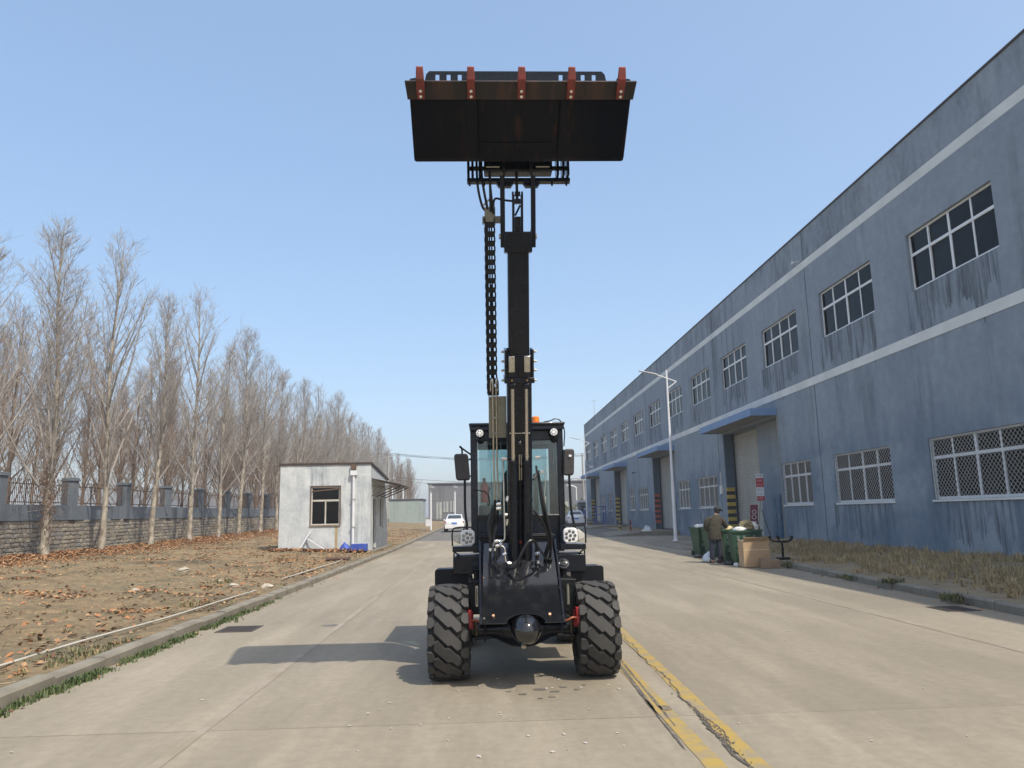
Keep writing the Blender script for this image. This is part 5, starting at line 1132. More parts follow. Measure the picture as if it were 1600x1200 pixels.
# fallen leaves, weeds, dry grass
def leaf_field(name, pts, r0, r1, seed, label):
    q = random.Random(seed); mb = MB(); leafquads(mb, pts, r0, r1, q, True); o = put(name, mb, [leaf_a, leaf_b, leaf_c]); return tag(o, label, 'leaves', kind='stuff')
q = random.Random(11); pts = []
while len(pts) < 85000:
    y = 8+62*q.random()**1.5; x = -4.5-13.4*q.random()**.8
    d = fn(x*.35, y*.35, 5)*.5+fn(x*1.1, y*1.1, 8)*.6; near = math.exp(-((x+16.8)/2.0)**2)*1.3 + math.exp(-((x+5.0)/1.2)**2)*.12
    if q.random() < max(0, d-.08)**1.2*2.0+.012+near*.9: pts.append((x, y, zl_n(x, y)+.02+.05*near*q.random()))
leaf_field('fallen_leaves', pts, .016, .066, 1, 'orange and brown fallen leaves strewn over the earth field')
st_ = MB(); q2 = random.Random(77)
for _ in range(30000):
    y = 7.5+34*q2.random()**1.5; x = -4.5-13*q2.random()**.85
    if q2.random() > .25+1.2*max(0, fn(x*.5, y*.5, 14)): continue
    a = q2.gauss(0, .9); l = q2.uniform(.015, .075); w2 = q2.uniform(.002, .006); z = zl_n(x, y)+q2.uniform(.006, .02); ca, sa = math.cos(a), math.sin(a); st_.mi = q2.randrange(3)
    st_.add([(x-ca*l, y-sa*l, z), (x-sa*w2, y+ca*w2, z+.004), (x+ca*l, y+sa*l, z+q2.uniform(0, .02)), (x+sa*w2, y-ca*w2, z)], [(0, 3, 2, 1)])
tag(put('straw_litter', st_, [straw, straw2, leaf_c]), 'fine dry straw and stalks littered over the earth field', 'straw', kind='stuff')
pts = []
for _ in range(1500):
    y = BYF-.2-abs(q.gauss(0, .5)); x = q.uniform(-9.2, -5.1); pts.append((x, y, zl(x, y)+.12*q.random()+.02))
leaf_field('drifted_leaves', pts, .04, .09, 2, 'dry leaves drifted against the foot of the booth')
pts = [(KL+.05+abs(q.gauss(0, .12)), q.uniform(6, 30), .008) for _ in range(60)]+[(KR(y_)-abs(q.gauss(.05, .12)), y_, .01) for y_ in [q.uniform(8, 21) for _ in range(50)]]+[(q.uniform(8.2, 13), q.uniform(9, 34), .33) for _ in range(420)]
pts = [(x, y, z if z < .2 else zr(x, y)+.06) for x, y, z in pts]
leaf_field('stray_leaves', pts, .02, .05, 3, 'stray dry leaves in the gutters and on the verge')
def tufts(name, spots, mats, blades, h, label, seed, cat='grass', wide=.006):
    q = random.Random(seed); mb = MB()
    for (x, y, z, s) in spots:
        for b in range(blades):
            a = q.random()*6.28; ln = h*s*q.uniform(.5, 1.2); sp = q.uniform(.1, .75)*ln; bx_, by_ = x+q.gauss(0, .04*s), y+q.gauss(0, .04*s); w_ = wide*q.uniform(.6, 1.4)
            dx, dy = math.cos(a), math.sin(a); mb.mi = q.randrange(len(mats))
            mb.add([(bx_-dy*w_, by_+dx*w_, z), (bx_+dy*w_, by_-dx*w_, z), (bx_+dx*sp*.45+dy*w_*.7, by_+dy*sp*.45-dx*w_*.7, z+ln*.62), (bx_+dx*sp*.45-dy*w_*.7, by_+dy*sp*.45+dx*w_*.7, z+ln*.62), (bx_+dx*sp, by_+dy*sp, z+ln*q.uniform(.75, 1))], [(0, 1, 2, 3), (3, 2, 4)])
    o = put(name, mb, mats); return tag(o, label, cat, kind='stuff')
sp = []
for _ in range(560):
    y = 5.2+11*q.random()**1.2; dn_ = .5+fn(y*.8, 20)*1.2
    if q.random() < dn_: sp.append((KL+.03+abs(q.gauss(0, .055)), y, .0, q.uniform(.5, 1.3)))
tufts('kerb_weeds', sp, [weed, pm('weed_dark', (.05, .085, .022), .7, c2=(.08, .12, .03), scale=3, kind='pos')], 18, .062, 'low green weeds growing along the foot of the left kerb', 4, 'weeds', .0075)
sp = [(KL-.25-abs(q.gauss(0, .2)), y_, zl_n(KL-.3, y_)-.01, q.uniform(.4, 1)) for y_ in [q.gauss(9.2, .5) for _ in range(60)]]+[(-6.1+q.gauss(0, .12), 18.4+q.gauss(0, .12), zl_n(-6.1, 18.4), 1.1) for _ in range(12)]+[(-5.1+q.gauss(0, .15), 14.2+q.gauss(0, .2), zl_n(-5.1, 14.2), .9) for _ in range(12)]+[(x_, y_, zl_n(x_, y_)-.01, q.uniform(.4, .9)) for x_, y_ in [(q.uniform(-12, -4.6), 8+q.random()**1.4*25) for _ in range(140)]]
tufts('field_weeds', sp, [weed, straw2, straw2], 10, .10, 'scattered green and dull tufts on the earth field', 5, 'weeds', .009)
sp = []
for _ in range(6500):
    y = 9.5+27*q.random()**1.3; x = KR(y)+.25+(12.6-KR(y)-.25)*q.random()
    g = .55+fn(x*.6, y*.6, 3)*1.1-.9*math.exp(-((x-KR(y)-.3)/.5)**2)
    if q.random() < g: sp.append((x, y, zr(x, y)-.01, q.uniform(.35, 1.15)))
tufts('verge_grass', sp, [straw, straw, straw2], 16, .20, 'dry straw-coloured grass on the verge before the factory', 6, 'grass', .005)
for k, (x, y, s) in enumerate([(KR(10.2)+.02, 12.6, 1.6), (KR(14.5)+.05, 15.0, 1.2), (KR(16.6), 16.9, 1.1), (KR(20.7)-.05, 20.9, 1.7)]):
    pts_ = [(x+q.gauss(0, .09), y+q.gauss(0, .13), .05 if x < KR(y)+.02 else .12, s*q.uniform(.6, 1)) for _ in range(16)]
    o = tufts('weed_clump', pts_, [weed, weed, straw2], 9, .12, ['green weed clump at the right kerb nearest the drain', 'small green weed clump on the right kerb, second from the drain', 'low green weed clump on the right kerb, third from the drain', 'green weed clump beside the carton near the bins'][k], 30+k, 'weeds', .011); o['group'] = 'weed clumps along the right kerb'; del o['kind']
sp = [(q.uniform(10.5, 12.5), q.uniform(50.3, 65.5), .13+rise(58), q.uniform(.5, 1)) for _ in range(500)]
tufts('island_grass', sp, [straw2, straw], 8, .14, 'dull dry grass on the island past the entrance', 7, 'grass', .006)

# ------------------------------------------------------------------ street lamps
def lamp(x, y, hgt, label, low):
    z0 = rise(y)+.12; t = thing('street_lamp', label, 'street lamp', (x, y, z0-.12), 'white street lamps along the factory')
    put('pole', MB().tube([(x, y, z0-.12), (x, y, z0+hgt*.33), (x, y, z0+hgt*.335), (x, y, z0+hgt)], [.095, .085, .072, .048], 14), whitepaint, t, 50)
    put('base_plate', MB().box(x-.17, x+.17, y-.17, y+.17, z0-.02, z0+.03).cyl((x, y, z0+.03), (x, y, z0+.14), .12, .10, 14), whitepaint, t)
    zt = z0+hgt; A = Vector((x-.05, y-.02, zt-.32)); L_ = Vector((x-1.45, y-.06, zt-.02)); Rr = Vector((x+.50, y, zt-.62))
    arm = put('arm', MB().bar(Rr, Vector((x-.55, y-.03, zt-.24)), .07, .05), whitepaint, t)
    put('lamp_head', MB().prism([(x-.50, y-.12, zt-.275), (x-1.45, y-.10, zt-.035), (x-1.45, y-.10, zt-.01), (x-.50, y-.12, zt-.215)], (0, .22, 0)), pm('lamp_grey', (.55, .57, .60), .35, c2=(.45, .46, .48), scale=4), t, bevel=.01)
    put('strut', MB().bar(Rr, (x+.04, y, zt-.95), .05, .05), whitepaint, t)
    if low:
        put('low_arm', MB().bar((x, y, z0+hgt*.70), (x+.55, y, z0+hgt*.66), .05), whitepaint, t); put('low_lamp', MB().box(x+.45, x+.85, y-.08, y+.08, z0+hgt*.645, z0+hgt*.665), whitepaint, t, bevel=.01)
    return t
lamp(9.62, 38.4, 8.75, 'tall white street lamp with slanted arm in front of the nearest loading door', False)
lamp(10.2, 75.5, 8.75, 'farther white street lamp with a second lower arm near the factory end', True)
t = thing('street_lamp', 'small far curved street lamp just right of the loader cab', 'street lamp', (14.4, 118, .5)); put('pole', MB().tube(curve_pts([(14.4, 118, .5), (14.4, 118, 5), (14.3, 118, 5.6), (13.6, 118, 5.9)], 5), .09, 8), whitepaint, t); put('lamp_head', MB().box(12.9, 13.7, 117.9, 118.1, 5.85, 5.98), whitepaint, t)

# ------------------------------------------------------------------ bollards
def bollard(x, y, cA, label, h=.85):
    z = rise(y); t = thing('bollard', label, 'bollard', (x, y, z), 'striped bollards by the loading doors')
    n = 6
    for i in range(n): put('band', MB().cyl((x, y, z+h*i/n), (x, y, z+h*(i+1)/n-.001), .06, n=12), MATS[cA] if i % 2 else MATS['warn_black'], t)
r2a, r2b = recess[1][0], recess[1][1]; r3a, r3b = recess[2][0], recess[2][1]
bollard(W-2.75, r2b-.2, 'warn_yellow', 'thin black and yellow bollard left of the red-striped jamb'); bollard(W-2.75, r2a+2.1, 'warn_red', 'thin red and black bollard right of the red-striped jamb', 1.0)
bollard(W-2.75, r3b+.4, 'warn_yellow', 'yellow and black bollard left of the third loading door'); bollard(W-2.75, r3b-1.6, 'warn_yellow', 'yellow and black bollard in front of the third loading door')
# ------------------------------------------------------------------ notice boards by the near door
sx, sy_ = W-.42, recess[0][0]+1.5; z0 = .21
t = thing('notice_stand', 'tall narrow stand with red and white notice panels by the near loading door', 'sign', (sx, sy_, z0))
put('leg', MB().bar((sx-.25, sy_, z0), (sx+.12, sy_, z0+2.6), .035), zinc, t); put('leg', MB().bar((sx+.45, sy_+.1, z0), (sx+.05, sy_+.05, z0+1.4), .035), zinc, t)
redp = pm('notice_red', (.50, .06, .07), .6, c2=(.42, .05, .06), scale=3); whp = pm('notice_white', (.74, .74, .72), .6, c2=(.66, .66, .65), scale=3); bluei = pm('print_blue', (.12, .16, .45), .6, c2=(.16, .2, .5), scale=3)
zz = z0+1.78
for (h, m, ink) in ((.20, redp, whp), (.40, whp, bluei), (.40, redp, whp), (.20, whp, pm('print_black', (.05, .05, .05), .6, c2=(.08, .08, .08), scale=3))):
    p_ = put('panel', MB().box(sx-.14, sx+.20, sy_-.045, sy_-.025, zz, zz+h-.012), m, t); g = MB(); q = random.Random(int(zz*100))
    rows_ = [(.62, .22), (.2, .14)] if h > .3 else [(.35, .35)]
    for (rz_, rh) in rows_:
        x_ = sx-.09
        while x_ < sx+.13:
            wd = .055
            for k in range(3): g.box(x_, x_+wd*q.uniform(.6, .95), sy_-.048, sy_-.0455, zz+h*(rz_+rh*k/3), zz+h*(rz_+rh*k/3)+h*rh*.14)
            g.box(x_+wd*.35, x_+wd*.5, sy_-.0485, sy_-.0481, zz+h*rz_, zz+h*(rz_+rh)); x_ += wd*1.5
    put('printing', g, ink, p_); zz += h
t = thing('leaning_banner', 'maroon banner board with white rings leaning in the loading doorway', 'sign', (sx-.4, sy_, z0)); mar = pm('banner_maroon', (.22, .05, .07), .6, c2=(.17, .04, .055), scale=3)
def bq(u, v, d): return Vector((sx-.62+u+.16*v, sy_-.12+d+.10*v, z0+.05+v*1.55))
put('board', MB().prism([bq(0, 0, 0), bq(.34, 0, 0), bq(.34, 1, 0), bq(0, 1, 0)], (0, .03, 0)), mar, t)
g = MB()
for (vc, r) in ((.80, .085), (.655, .095)):
    rin = [bq(.17+r*math.cos(6.283*i/20), vc+r*.62*math.sin(6.283*i/20), -.006) for i in range(21)]; g.tube(rin, .014, 5, False)
for k in range(4):
    for j in range(3): g.prism([bq(.06+.06*k, .50-.10*j, -.004), bq(.10+.06*k, .50-.10*j, -.004), bq(.10+.06*k, .535-.10*j, -.004), bq(.06+.06*k, .535-.10*j, -.004)], (0, .002, 0))
put('printing', g, whp, t); put('stay', MB().bar(bq(.3, .6, .05), Vector((sx+.2, sy_+.5, z0)), .03), steel_dark, t)

# ------------------------------------------------------------------ bins, rubbish, cartons
gb = pm('green_bin_plastic', (.018, .062, .03), .55, c2=(.032, .085, .045), scale=3, bumps=(30, .1, .004))
def make_bin(x, y, rz, label):
    t = thing('rubbish_bin', label, 'bin', (x, y, .004), 'green rubbish bins by the kerb', rz)
    L_ = [(.0, .21, .24), (.55, .255, .29), (.98, .285, .335), (1.0, .285, .335)]
    V = [(sx_*w_, sy2*d_, z) for z, w_, d_ in L_ for sx_, sy2 in ((-1, -1), (1, -1), (1, 1), (-1, 1))]
    Vi = [(sx_*w_, sy2*d_, z) for z, w_, d_ in ((1.0, .262, .312), (.72, .245, .29)) for sx_, sy2 in ((-1, -1), (1, -1), (1, 1), (-1, 1))]
    b = MB(); b.add(V+Vi, [(3, 2, 1, 0)]+[(4*k+i, 4*k+(i+1) % 4, 4*k+4+(i+1) % 4, 4*k+4+i) for k in range(5) for i in range(4)]+[(20, 21, 22, 23)])
    me = b.mesh('body', gb); bd = put('body', me, None, t); bv = bd.modifiers.new('bevel', 'BEVEL'); bv.width = .02; bv.segments = 2
    r_ = MB().box(-.315, .315, -.365, -.335, .95, 1.01).box(-.315, .315, .335, .365, .95, 1.01).box(-.315, -.286, -.334, .334, .95, 1.01).box(.286, .315, -.334, .334, .95, 1.01); put('rim', r_.mesh('rim', gb), None, t)
    for sg in (-1, 1): w_ = MB().cyl((sg*.19, .28, .09), (sg*.25, .28, .09), .09, n=16); put('wheel', w_.mesh('wheel', satin, 40), None, t)
    put('handle', MB().bar((-.26, .39, .93), (.26, .39, .93), .03).mesh('handle', gb), None, t)
    g = MB(); q = random.Random(int(x*100))
    for j in range(3):
        for i in range(2):
            x0_, z0_ = -.16+.17*i, .34+.2*j; yy = -.262-.045*(z0_)/.55-.0
            for k in range(3): g.box(x0_, x0_+.10, yy-.012, yy-.004, z0_+.045*k, z0_+.045*k+.018)
            g.box(x0_+.04, x0_+.058, yy-.0135, yy-.0125, z0_-.01, z0_+.12)
    put('lettering', g.mesh('lettering', pm('bin_print', (.24, .29, .25), .7, c2=(.10, .16, .12), scale=6)), None, t)
    return t
binspots = [(7.88, 27.7, .2, 'leftmost green bin, left of the stooping person'), (8.02, 26.7, .15, 'green bin just left of the stooping person'), (7.66, 23.75, -.12, 'green bin in front of the stooping person'), (7.52, 22.45, -.1, 'green bin between the person and the carton'), (7.98, 22.95, -.05, 'rightmost green bin, partly behind the large carton')]
for x, y, rz, lb in binspots: make_bin(x, y, rz, lb)
bagm = [pm('bag_white', (.68, .68, .66), .45, c2=(.55, .55, .54), scale=8), pm('bag_yellow', (.55, .42, .12), .5, c2=(.62, .55, .4), scale=5), pm('bag_brown', (.20, .15, .07), .6, c2=(.30, .25, .12), scale=8), pm('bag_black', (.03, .03, .032), .4, c2=(.06, .06, .06), scale=8), pm('bag_bluish', (.55, .60, .66), .4, c2=(.66, .68, .7), scale=6)]
def bag(x, y, z, r, m, label, seed, sc=(1, 1, .8)):
    q = random.Random(seed); b = MB(); b.sphere((0, 0, 0), r, 16, 11, sc); V = []
    for p in b.v:
        n_ = 1+.26*fn(p[0]*9/r*.12+seed, p[1]*9/r*.12, p[2]*9/r*.12)+.22*fn(p[0]*3/r+seed*3, p[1]*3/r, p[2]*3/r)
        V.append((x+p[0]*n_, y+p[1]*n_, z+max(p[2]*n_, -r*.55)))
    b.v = V; return thing1('rubbish_bag', b, bagm[m], label, 'rubbish bag', 'rubbish in and around the bins')
bag(7.86, 27.6, 1.02, .22, 0, 'white bag heaped in the leftmost green bin', 1, (1.1, 1, .55)); bag(8.03, 26.7, 1.04, .17, 4, 'pale bluish bag poking out of the bin left of the person', 2, (.9, .9, .9))
bag(7.62, 23.7, 1.02, .17, 1, 'yellow bag under the person\'s hand', 3, (1, 1, .6)); bag(7.54, 22.45, 1.02, .19, 0, 'white bag on the bin behind the carton corner', 4, (1.1, 1, .5)); bag(7.88, 22.85, 1.12, .24, 2, 'olive brown sack on top of the rightmost bin', 5, (1, 1, .75)); bag(8.12, 22.95, 1.08, .18, 0, 'white bag beside the olive sack on the rightmost bin', 6, (.9, 1, .85))
bag(7.02, 23.9, .14, .20, 4, 'pale bag on the ground left of the person\'s feet', 7, (.9, 1, 1)); bag(7.2, 22.6, .06, .12, 3, 'black bag on the ground right of the person\'s feet', 8, (1.2, 1, .6)); bag(7.35, 26.4, .06, .13, 3, 'dark rag on the ground by the left bins', 9, (1.2, 1, .5)); bag(7.2, 21.9, .05, .09, 0, 'small white scrap on the ground before the bins', 10); bag(10.9, 51, rise(51)+.22, .28, 0, 'white rubbish bag on the island verge', 11, (1.3, 1, .6)); bag(11.8, 55, rise(55)+.22, .3, 4, 'pale rubbish bag farther back on the island verge', 12, (.9, 1, .9))
cb = pm('cardboard', (.46, .32, .19), .85, c2=(.38, .26, .15), scale=3, bumps=(60, .1, .003)); cb2 = pm('cardboard_dirty', (.26, .18, .11), .9, c2=(.18, .12, .08), scale=4)
t = thing('carton', 'large upright brown cardboard carton before the rightmost bin', 'box', (7.62, 21.6, .01), None, .12)
put('body', MB().box(-.39, .39, -.16, .16, 0, .74).mesh('body', cb), None, t, bevel=.01); put('flap', MB().obox((-.02, -.19, .76), (.36, 0, 0), (0, .05, -.06), (0, .003, .003)).mesh('flap', cb), None, t); put('tape', MB().box(-.385, .385, -.1625, -.1605, .46, .49).mesh('tape', pm('tape', (.55, .44, .30), .4, c2=(.5, .4, .27), scale=3)), None, t)
t = thing('flattened_carton', 'small crushed dirty carton on the ground right of the large carton', 'box', (7.86, 21.12, .01), None, -.1)
put('body', MB().prism([(-.27, -.15, 0), (.25, -.17, 0), (.29, -.12, .20), (-.24, -.10, .25)], (.02, .26, .02)).mesh('body', cb2), None, t, bevel=.012)
# broken swivel chair base lying by the verge
hx, hy = 8.80, 22.5; hz = zr(hx, hy)
t = thing('chair_base', 'black upturned swivel chair base lying on the verge beside the cartons', 'chair base', (hx, hy, hz))
put('column', MB().cyl((hx, hy, hz+.08), (hx, hy, hz+.52), .035, .028, 12), satin, t)
for k in range(5):
    a = k*1.2566+.3; e_ = Vector((hx+.34*math.cos(a), hy+.34*math.sin(a), hz+.60)); put('star_leg', MB().tube(curve_pts([(hx, hy, hz+.52), (hx+.2*math.cos(a), hy+.2*math.sin(a), hz+.53), e_], 4), [.03]*4+[.022]*5, 8), satin, t)
    put('castor', MB().cyl(e_+Vector((-.025, 0, .05)), e_+Vector((.025, 0, .05)), .035, n=12).cyl(e_, e_+Vector((0, 0, .05)), .01, n=6), satin, t)
put('seat_plate', MB().box(hx-.16, hx+.16, hy-.14, hy+.14, hz+.0, hz+.07), satin, t, bevel=.02)
thing1('foam_strip', MB().obox((8.42, 22.0, .06), (.30, .02, .01), (0, .06, 0), (0, 0, .03)), whp, 'white foam strip lying behind the small carton', 'foam strip')
# ------------------------------------------------------------------ person stooping over the bins
def skin_obj(name, verts, edges, radii, mat, parent, rootv=0, sub=2):
    me = bpy.data.meshes.new(name); org = root_of(parent).location
    me.from_pydata([Vector(v)-org for v in verts], edges, []); me.materials.append(mat)
    o = bpy.data.objects.new(name, me); col.objects.link(o); o.parent = parent
    s = o.modifiers.new('skin', 'SKIN'); s.use_smooth_shade = True
    lay_ = me.skin_vertices[0].data if me.skin_vertices else None
    if lay_ is None:
        bm_ = bmesh.new(); bm_.from_mesh(me); bm_.verts.layers.skin.verify(); bm_.to_mesh(me); bm_.free(); lay_ = me.skin_vertices[0].data
    for i, r in enumerate(radii): lay_[i].radius = r if isinstance(r, tuple) else (r, r)
    for i in range(len(verts)): lay_[i].use_root = (i == rootv)
    sb = o.modifiers.new('sub', 'SUBSURF'); sb.levels = sub; sb.render_levels = sub
    return o
px0, py0 = 7.12, 23.55
pe = thing('person', 'person in olive jacket, navy trousers and black cap stooping over the green bins', 'person', (px0, py0, 0))
skin_m = pm('skin', (.42, .26, .18), .6, c2=(.36, .21, .14), scale=12)
def w_(x, y, z): return (px0+x, py0+y, z)
Vb = [w_(0, 0, .92), w_(.02, -.0, 1.15), w_(.06, .02, 1.36), w_(.10, .03, 1.47), w_(.14, .04, 1.57), w_(.16, .045, 1.65),
      w_(-.12, 0, 1.36), w_(-.15, .06, 1.10), w_(.05, .14, .98), w_(.26, .0, 1.34), w_(.36, .05, 1.12), w_(.48, .16, 1.06),
      w_(-.09, 0, .88), w_(-.10, -.0, .48), w_(-.11, .03, .08), w_(.10, 0, .88), w_(.12, .01, .48), w_(.13, .04, .08)]
Eb = [(0, 1), (1, 2), (2, 3), (3, 4), (4, 5), (2, 6), (6, 7), (7, 8), (2, 9), (9, 10), (10, 11), (0, 12), (12, 13), (13, 14), (0, 15), (15, 16), (16, 17)]
body = skin_obj('body', Vb, Eb, [.11, .10, .075, .05, .085, .09, .035, .035, .03, .035, .035, .03, .07, .055, .04, .07, .055, .04], skin_m, pe)
jm = pm('olive_jacket', (.052, .045, .029), .85, c2=(.038, .034, .023), scale=6, bumps=(11, .7, .04))
jk_ = MB(); rings = [(0, 0, .72, .215, .165), (0, 0, .80, .222, .17), (.005, 0, .95, .215, .16), (.02, .005, 1.12, .21, .15), (.045, .01, 1.28, .215, .14), (.065, .015, 1.37, .19, .12), (.085, .025, 1.43, .12, .095), (.10, .03, 1.47, .075, .075)]
V = []
for (cx_, cy_, z_, rx, ry) in rings:
    for k in range(20):
        a = 6.2832*k/20; f_ = 1+.035*math.sin(5*a+z_*17)+.02*fn(a*2, z_*6); V.append(w_(cx_+rx*math.cos(a)*f_, cy_+ry*math.sin(a)*f_, z_))
jk_.add(V, [(i*20+k, i*20+(k+1) % 20, (i+1)*20+(k+1) % 20, (i+1)*20+k) for i in range(7) for k in range(20)]+[tuple(range(19, -1, -1)), tuple(140+k for k in range(20))])
jk_.tube(curve_pts([w_(-.10, .01, 1.36), w_(-.20, .02, 1.27), w_(-.23, .06, 1.10), w_(-.14, .12, 1.0), w_(.0, .155, .99)], 4), [.085]*4+[.092]*4+[.08]*4+[.068]*4+[.06], 12)
jk_.tube(curve_pts([w_(.17, .01, 1.36), w_(.28, .02, 1.28), w_(.36, .06, 1.14), w_(.42, .10, 1.09), w_(.47, .155, 1.06)], 4), [.085]*4+[.09]*4+[.078]*4+[.066]*4+[.058], 12)
put('jacket', jk_, jm, pe, 70)
tr_ = skin_obj('trousers', [w_(0, 0, .86), w_(-.10, 0, .78), w_(-.105, 0, .46), w_(-.115, .03, .09), w_(.10, 0, .78), w_(.12, .01, .46), w_(.13, .04, .09)], [(0, 1), (1, 2), (2, 3), (0, 4), (4, 5), (5, 6)], [.11, .10, .086, .072, .10, .086, .072], pm('navy_trousers', (.018, .022, .04), .8, c2=(.03, .034, .055), scale=6, bumps=(10, .4, .02)), pe)
cp_ = MB(); cp_.sphere(w_(.155, .045, 1.63), .118, 16, 10, (1, 1.08, .95)); cp_.v = [(a, b, max(c, 1.61)) for a, b, c in cp_.v]; put('cap', cp_, pm('black_cap', (.02, .02, .024), .8, c2=(.035, .035, .04), scale=9), pe, 60)
put('cap_peak', MB().obox(w_(.27, .10, 1.60), (.05, .02, -.02), (-.03, .07, 0), (0, 0, .008)), MATS['black_cap'], pe, bevel=.006); put('hair', MB().sphere(w_(.135, .03, 1.57), .094, 14, 9, (1, 1, .75)), MATS['black_cap'], pe, 60)
for (x, y) in ((-.115, .05), (.13, .06)): put('shoe', MB().prism([w_(x-.05, y-.10, .004), w_(x+.05, y-.10, .004), w_(x+.055, y+.12, .004), w_(x+.02, y+.18, .004), w_(x-.02, y+.18, .004), w_(x-.055, y+.12, .004)], (0, 0, .085)), pm('brown_shoe', (.09, .05, .03), .5, c2=(.06, .04, .03), scale=9), pe, bevel=.02)
def hand(base, d, sg):
    base, d = Vector(base), Vector(d).normalized(); side = d.cross(Vector((0, 0, 1))).normalized(); up_ = side.cross(d)
    m = MB(); m.obox(base+d*.045, d*.045, side*.038, up_*.014)
    for k in range(4):
        o_ = base+d*.085+side*(.028-.019*k); ln = (.062, .072, .068, .05)[k]; m.tube([o_, o_+d*ln*.5-up_*.006, o_+d*ln*.85-up_*.03], [.0095, .009, .007], 6)
    o_ = base+d*.03+side*sg*.036; m.tube([o_, o_+side*sg*.03+d*.025, o_+side*sg*.035+d*.055-up_*.015], [.011, .010, .008], 6)
    put('hand', m, skin_m, pe, 60)
hand(w_(.47, .155, 1.06), (.6, .75, -.15), 1); hand(w_(.03, .15, .985), (.55, .8, -.1), -1)

# ------------------------------------------------------------------ cars (seen small, from behind)
carw = pm('white_car_paint', (.78, .78, .77), .2, c2=(.72, .72, .71), scale=3, coat=.6); cargl = pm('car_window', (.03, .04, .045), .08, c2=(.05, .06, .065), scale=4)
def make_car(x, y, label, rz=0, k=1.0):
    z = rise(y); t = thing('parked_car', label, 'car', (x, y, z+.004), 'white cars parked down the road', rz); t.scale = (k, k, k)
    # cross-sections along length: (y, half width, z bottom, z shoulder, z top, half roof width)
    S_ = [(-2.25, .74, .42, .72, .90, .66), (-2.15, .84, .30, .90, 1.02, .70), (-1.75, .88, .26, .95, 1.10, .70), (-1.15, .89, .24, .96, 1.40, .60), (-.4, .90, .24, .95, 1.47, .60), (.5, .90, .24, .94, 1.44, .58), (1.15, .89, .24, .93, 1.02, .66), (2.0, .84, .26, .82, .88, .66), (2.3, .70, .38, .66, .70, .60)]
    V = []; 
    for (yy, hw, zb_, zs_, zt_, rw) in S_: V += [(-hw*.92, yy, zb_), (-hw, yy, (zb_+zs_)/2), (-hw*.97, yy, zs_), (-rw, yy, zt_), (rw, yy, zt_), (hw*.97, yy, zs_), (hw, yy, (zb_+zs_)/2), (hw*.92, yy, zb_)]
    n = 8; Fs = [(i*n+j, i*n+(j+1) % n, (i+1)*n+(j+1) % n, (i+1)*n+j) for i in range(len(S_)-1) for j in range(n)]+[tuple(range(n-1, -1, -1)), tuple((len(S_)-1)*n+j for j in range(n))]
    m = MB(); m.add(V, Fs); put('body', m.mesh('body', carw, 40), None, t)
    def P2(nm, mb, mt): return put(nm, mb.mesh(nm, mt), None, t)
    P2('rear_window', MB().add([(-.60, -1.74, 1.115), (.60, -1.74, 1.115), (.52, -1.22, 1.385), (-.52, -1.22, 1.385), (-.60, -1.76, 1.125), (.60, -1.76, 1.125), (.52, -1.24, 1.395), (-.52, -1.24, 1.395)], [(4, 5, 6, 7), (0, 3, 2, 1), (0, 1, 5, 4), (1, 2, 6, 5), (2, 3, 7, 6), (3, 0, 4, 7)]), cargl)
    for sg in (-1, 1):
        P2('side_window', MB().prism([(sg*.865, -1.35, .99), (sg*.875, .95, .97), (sg*.64, .42, 1.40), (sg*.64, -1.0, 1.37)], (sg*.012, 0, .006)), cargl)
        P2('tail_light', MB().box(min(sg*.56, sg*.82), max(sg*.56, sg*.82), -2.235, -2.10, .76, .89), MATS['red_paint'])
        for yy in (-1.35, 1.4): P2('wheel', MB().cyl((sg*.70, yy, .32), (sg*.905, yy, .32), .32, n=20), rubber)
        P2('door_mirror', MB().box(min(sg*.9, sg*1.05), max(sg*.9, sg*1.05), .62, .72, .95, 1.08), carw)
    P2('bumper', MB().box(-.80, .80, -2.30, -2.16, .30, .55), carw); P2('number_plate', MB().box(-.22, .22, -2.285, -2.255, .66, .80), pm('plate_blue', (.08, .2, .6), .5, c2=(.1, .24, .62), scale=4))
    return t
make_car(-2.55, 68.5, 'white saloon seen from behind, left of the loader cab', 0, 1.02); make_car(9.5, 80, 'white car seen from behind, right of the loader cab', -.05, 1.05)

# ------------------------------------------------------------------ far background
t = thing('far_workshop', 'wide low dark grey workshop closing the far end of the road', 'building', (4, 128, .5))
gw = plaster('grey_far_wall', (.15, .155, .165), (.18, .185, .195), (.09, .09, .095), 1)
put('wall', MB().box(-9.2, 24, 128, 140, .3, 6.9), gw, t); put('roof', MB().box(-9.4, 24.2, 127.8, 140.2, 6.901, 7.1), gw, t)
for (a, b, c, d) in ((-7.9, -7.0, 1.0, 3.9), (-6.7, -5.9, 2.2, 4.0), (-5.6, -4.8, 2.2, 4.0), (3.4, 4.8, 1.9, 3.6), (12.9, 14.2, 1.9, 3.6)):
    f = put('window', MB().box(a, b, 127.93, 127.995, c, d), pm('far_pale_window', (.42, .43, .40), .4, c2=(.3, .32, .31), scale=.8, kind='pos'), t); put('bar', MB().box((a+b)/2-.05, (a+b)/2+.05, 127.88, 127.925, c, d), dark_in, f)
t = thing('green_grey_shed', 'plain pale green-grey shed with two roof vents behind the booth', 'building', (-10.4, 100, .5))
shm = plaster('green_grey_render', (.28, .34, .33), (.34, .39, .37), (.2, .24, .23), 1)
put('wall', MB().box(-12.3, -8.0, 100, 106, .3, 3.75), shm, t); put('roof', MB().box(-12.4, -7.9, 99.9, 106.1, 3.751, 3.9), dark_in, t)
for x in (-12.0, -10.6): put('roof_vent', MB().cyl((x, 101, 3.9), (x, 101, 5.2), .09, n=8).cyl((x, 101, 5.2), (x, 101, 5.4), .16, .05, n=8), whitepaint, t)
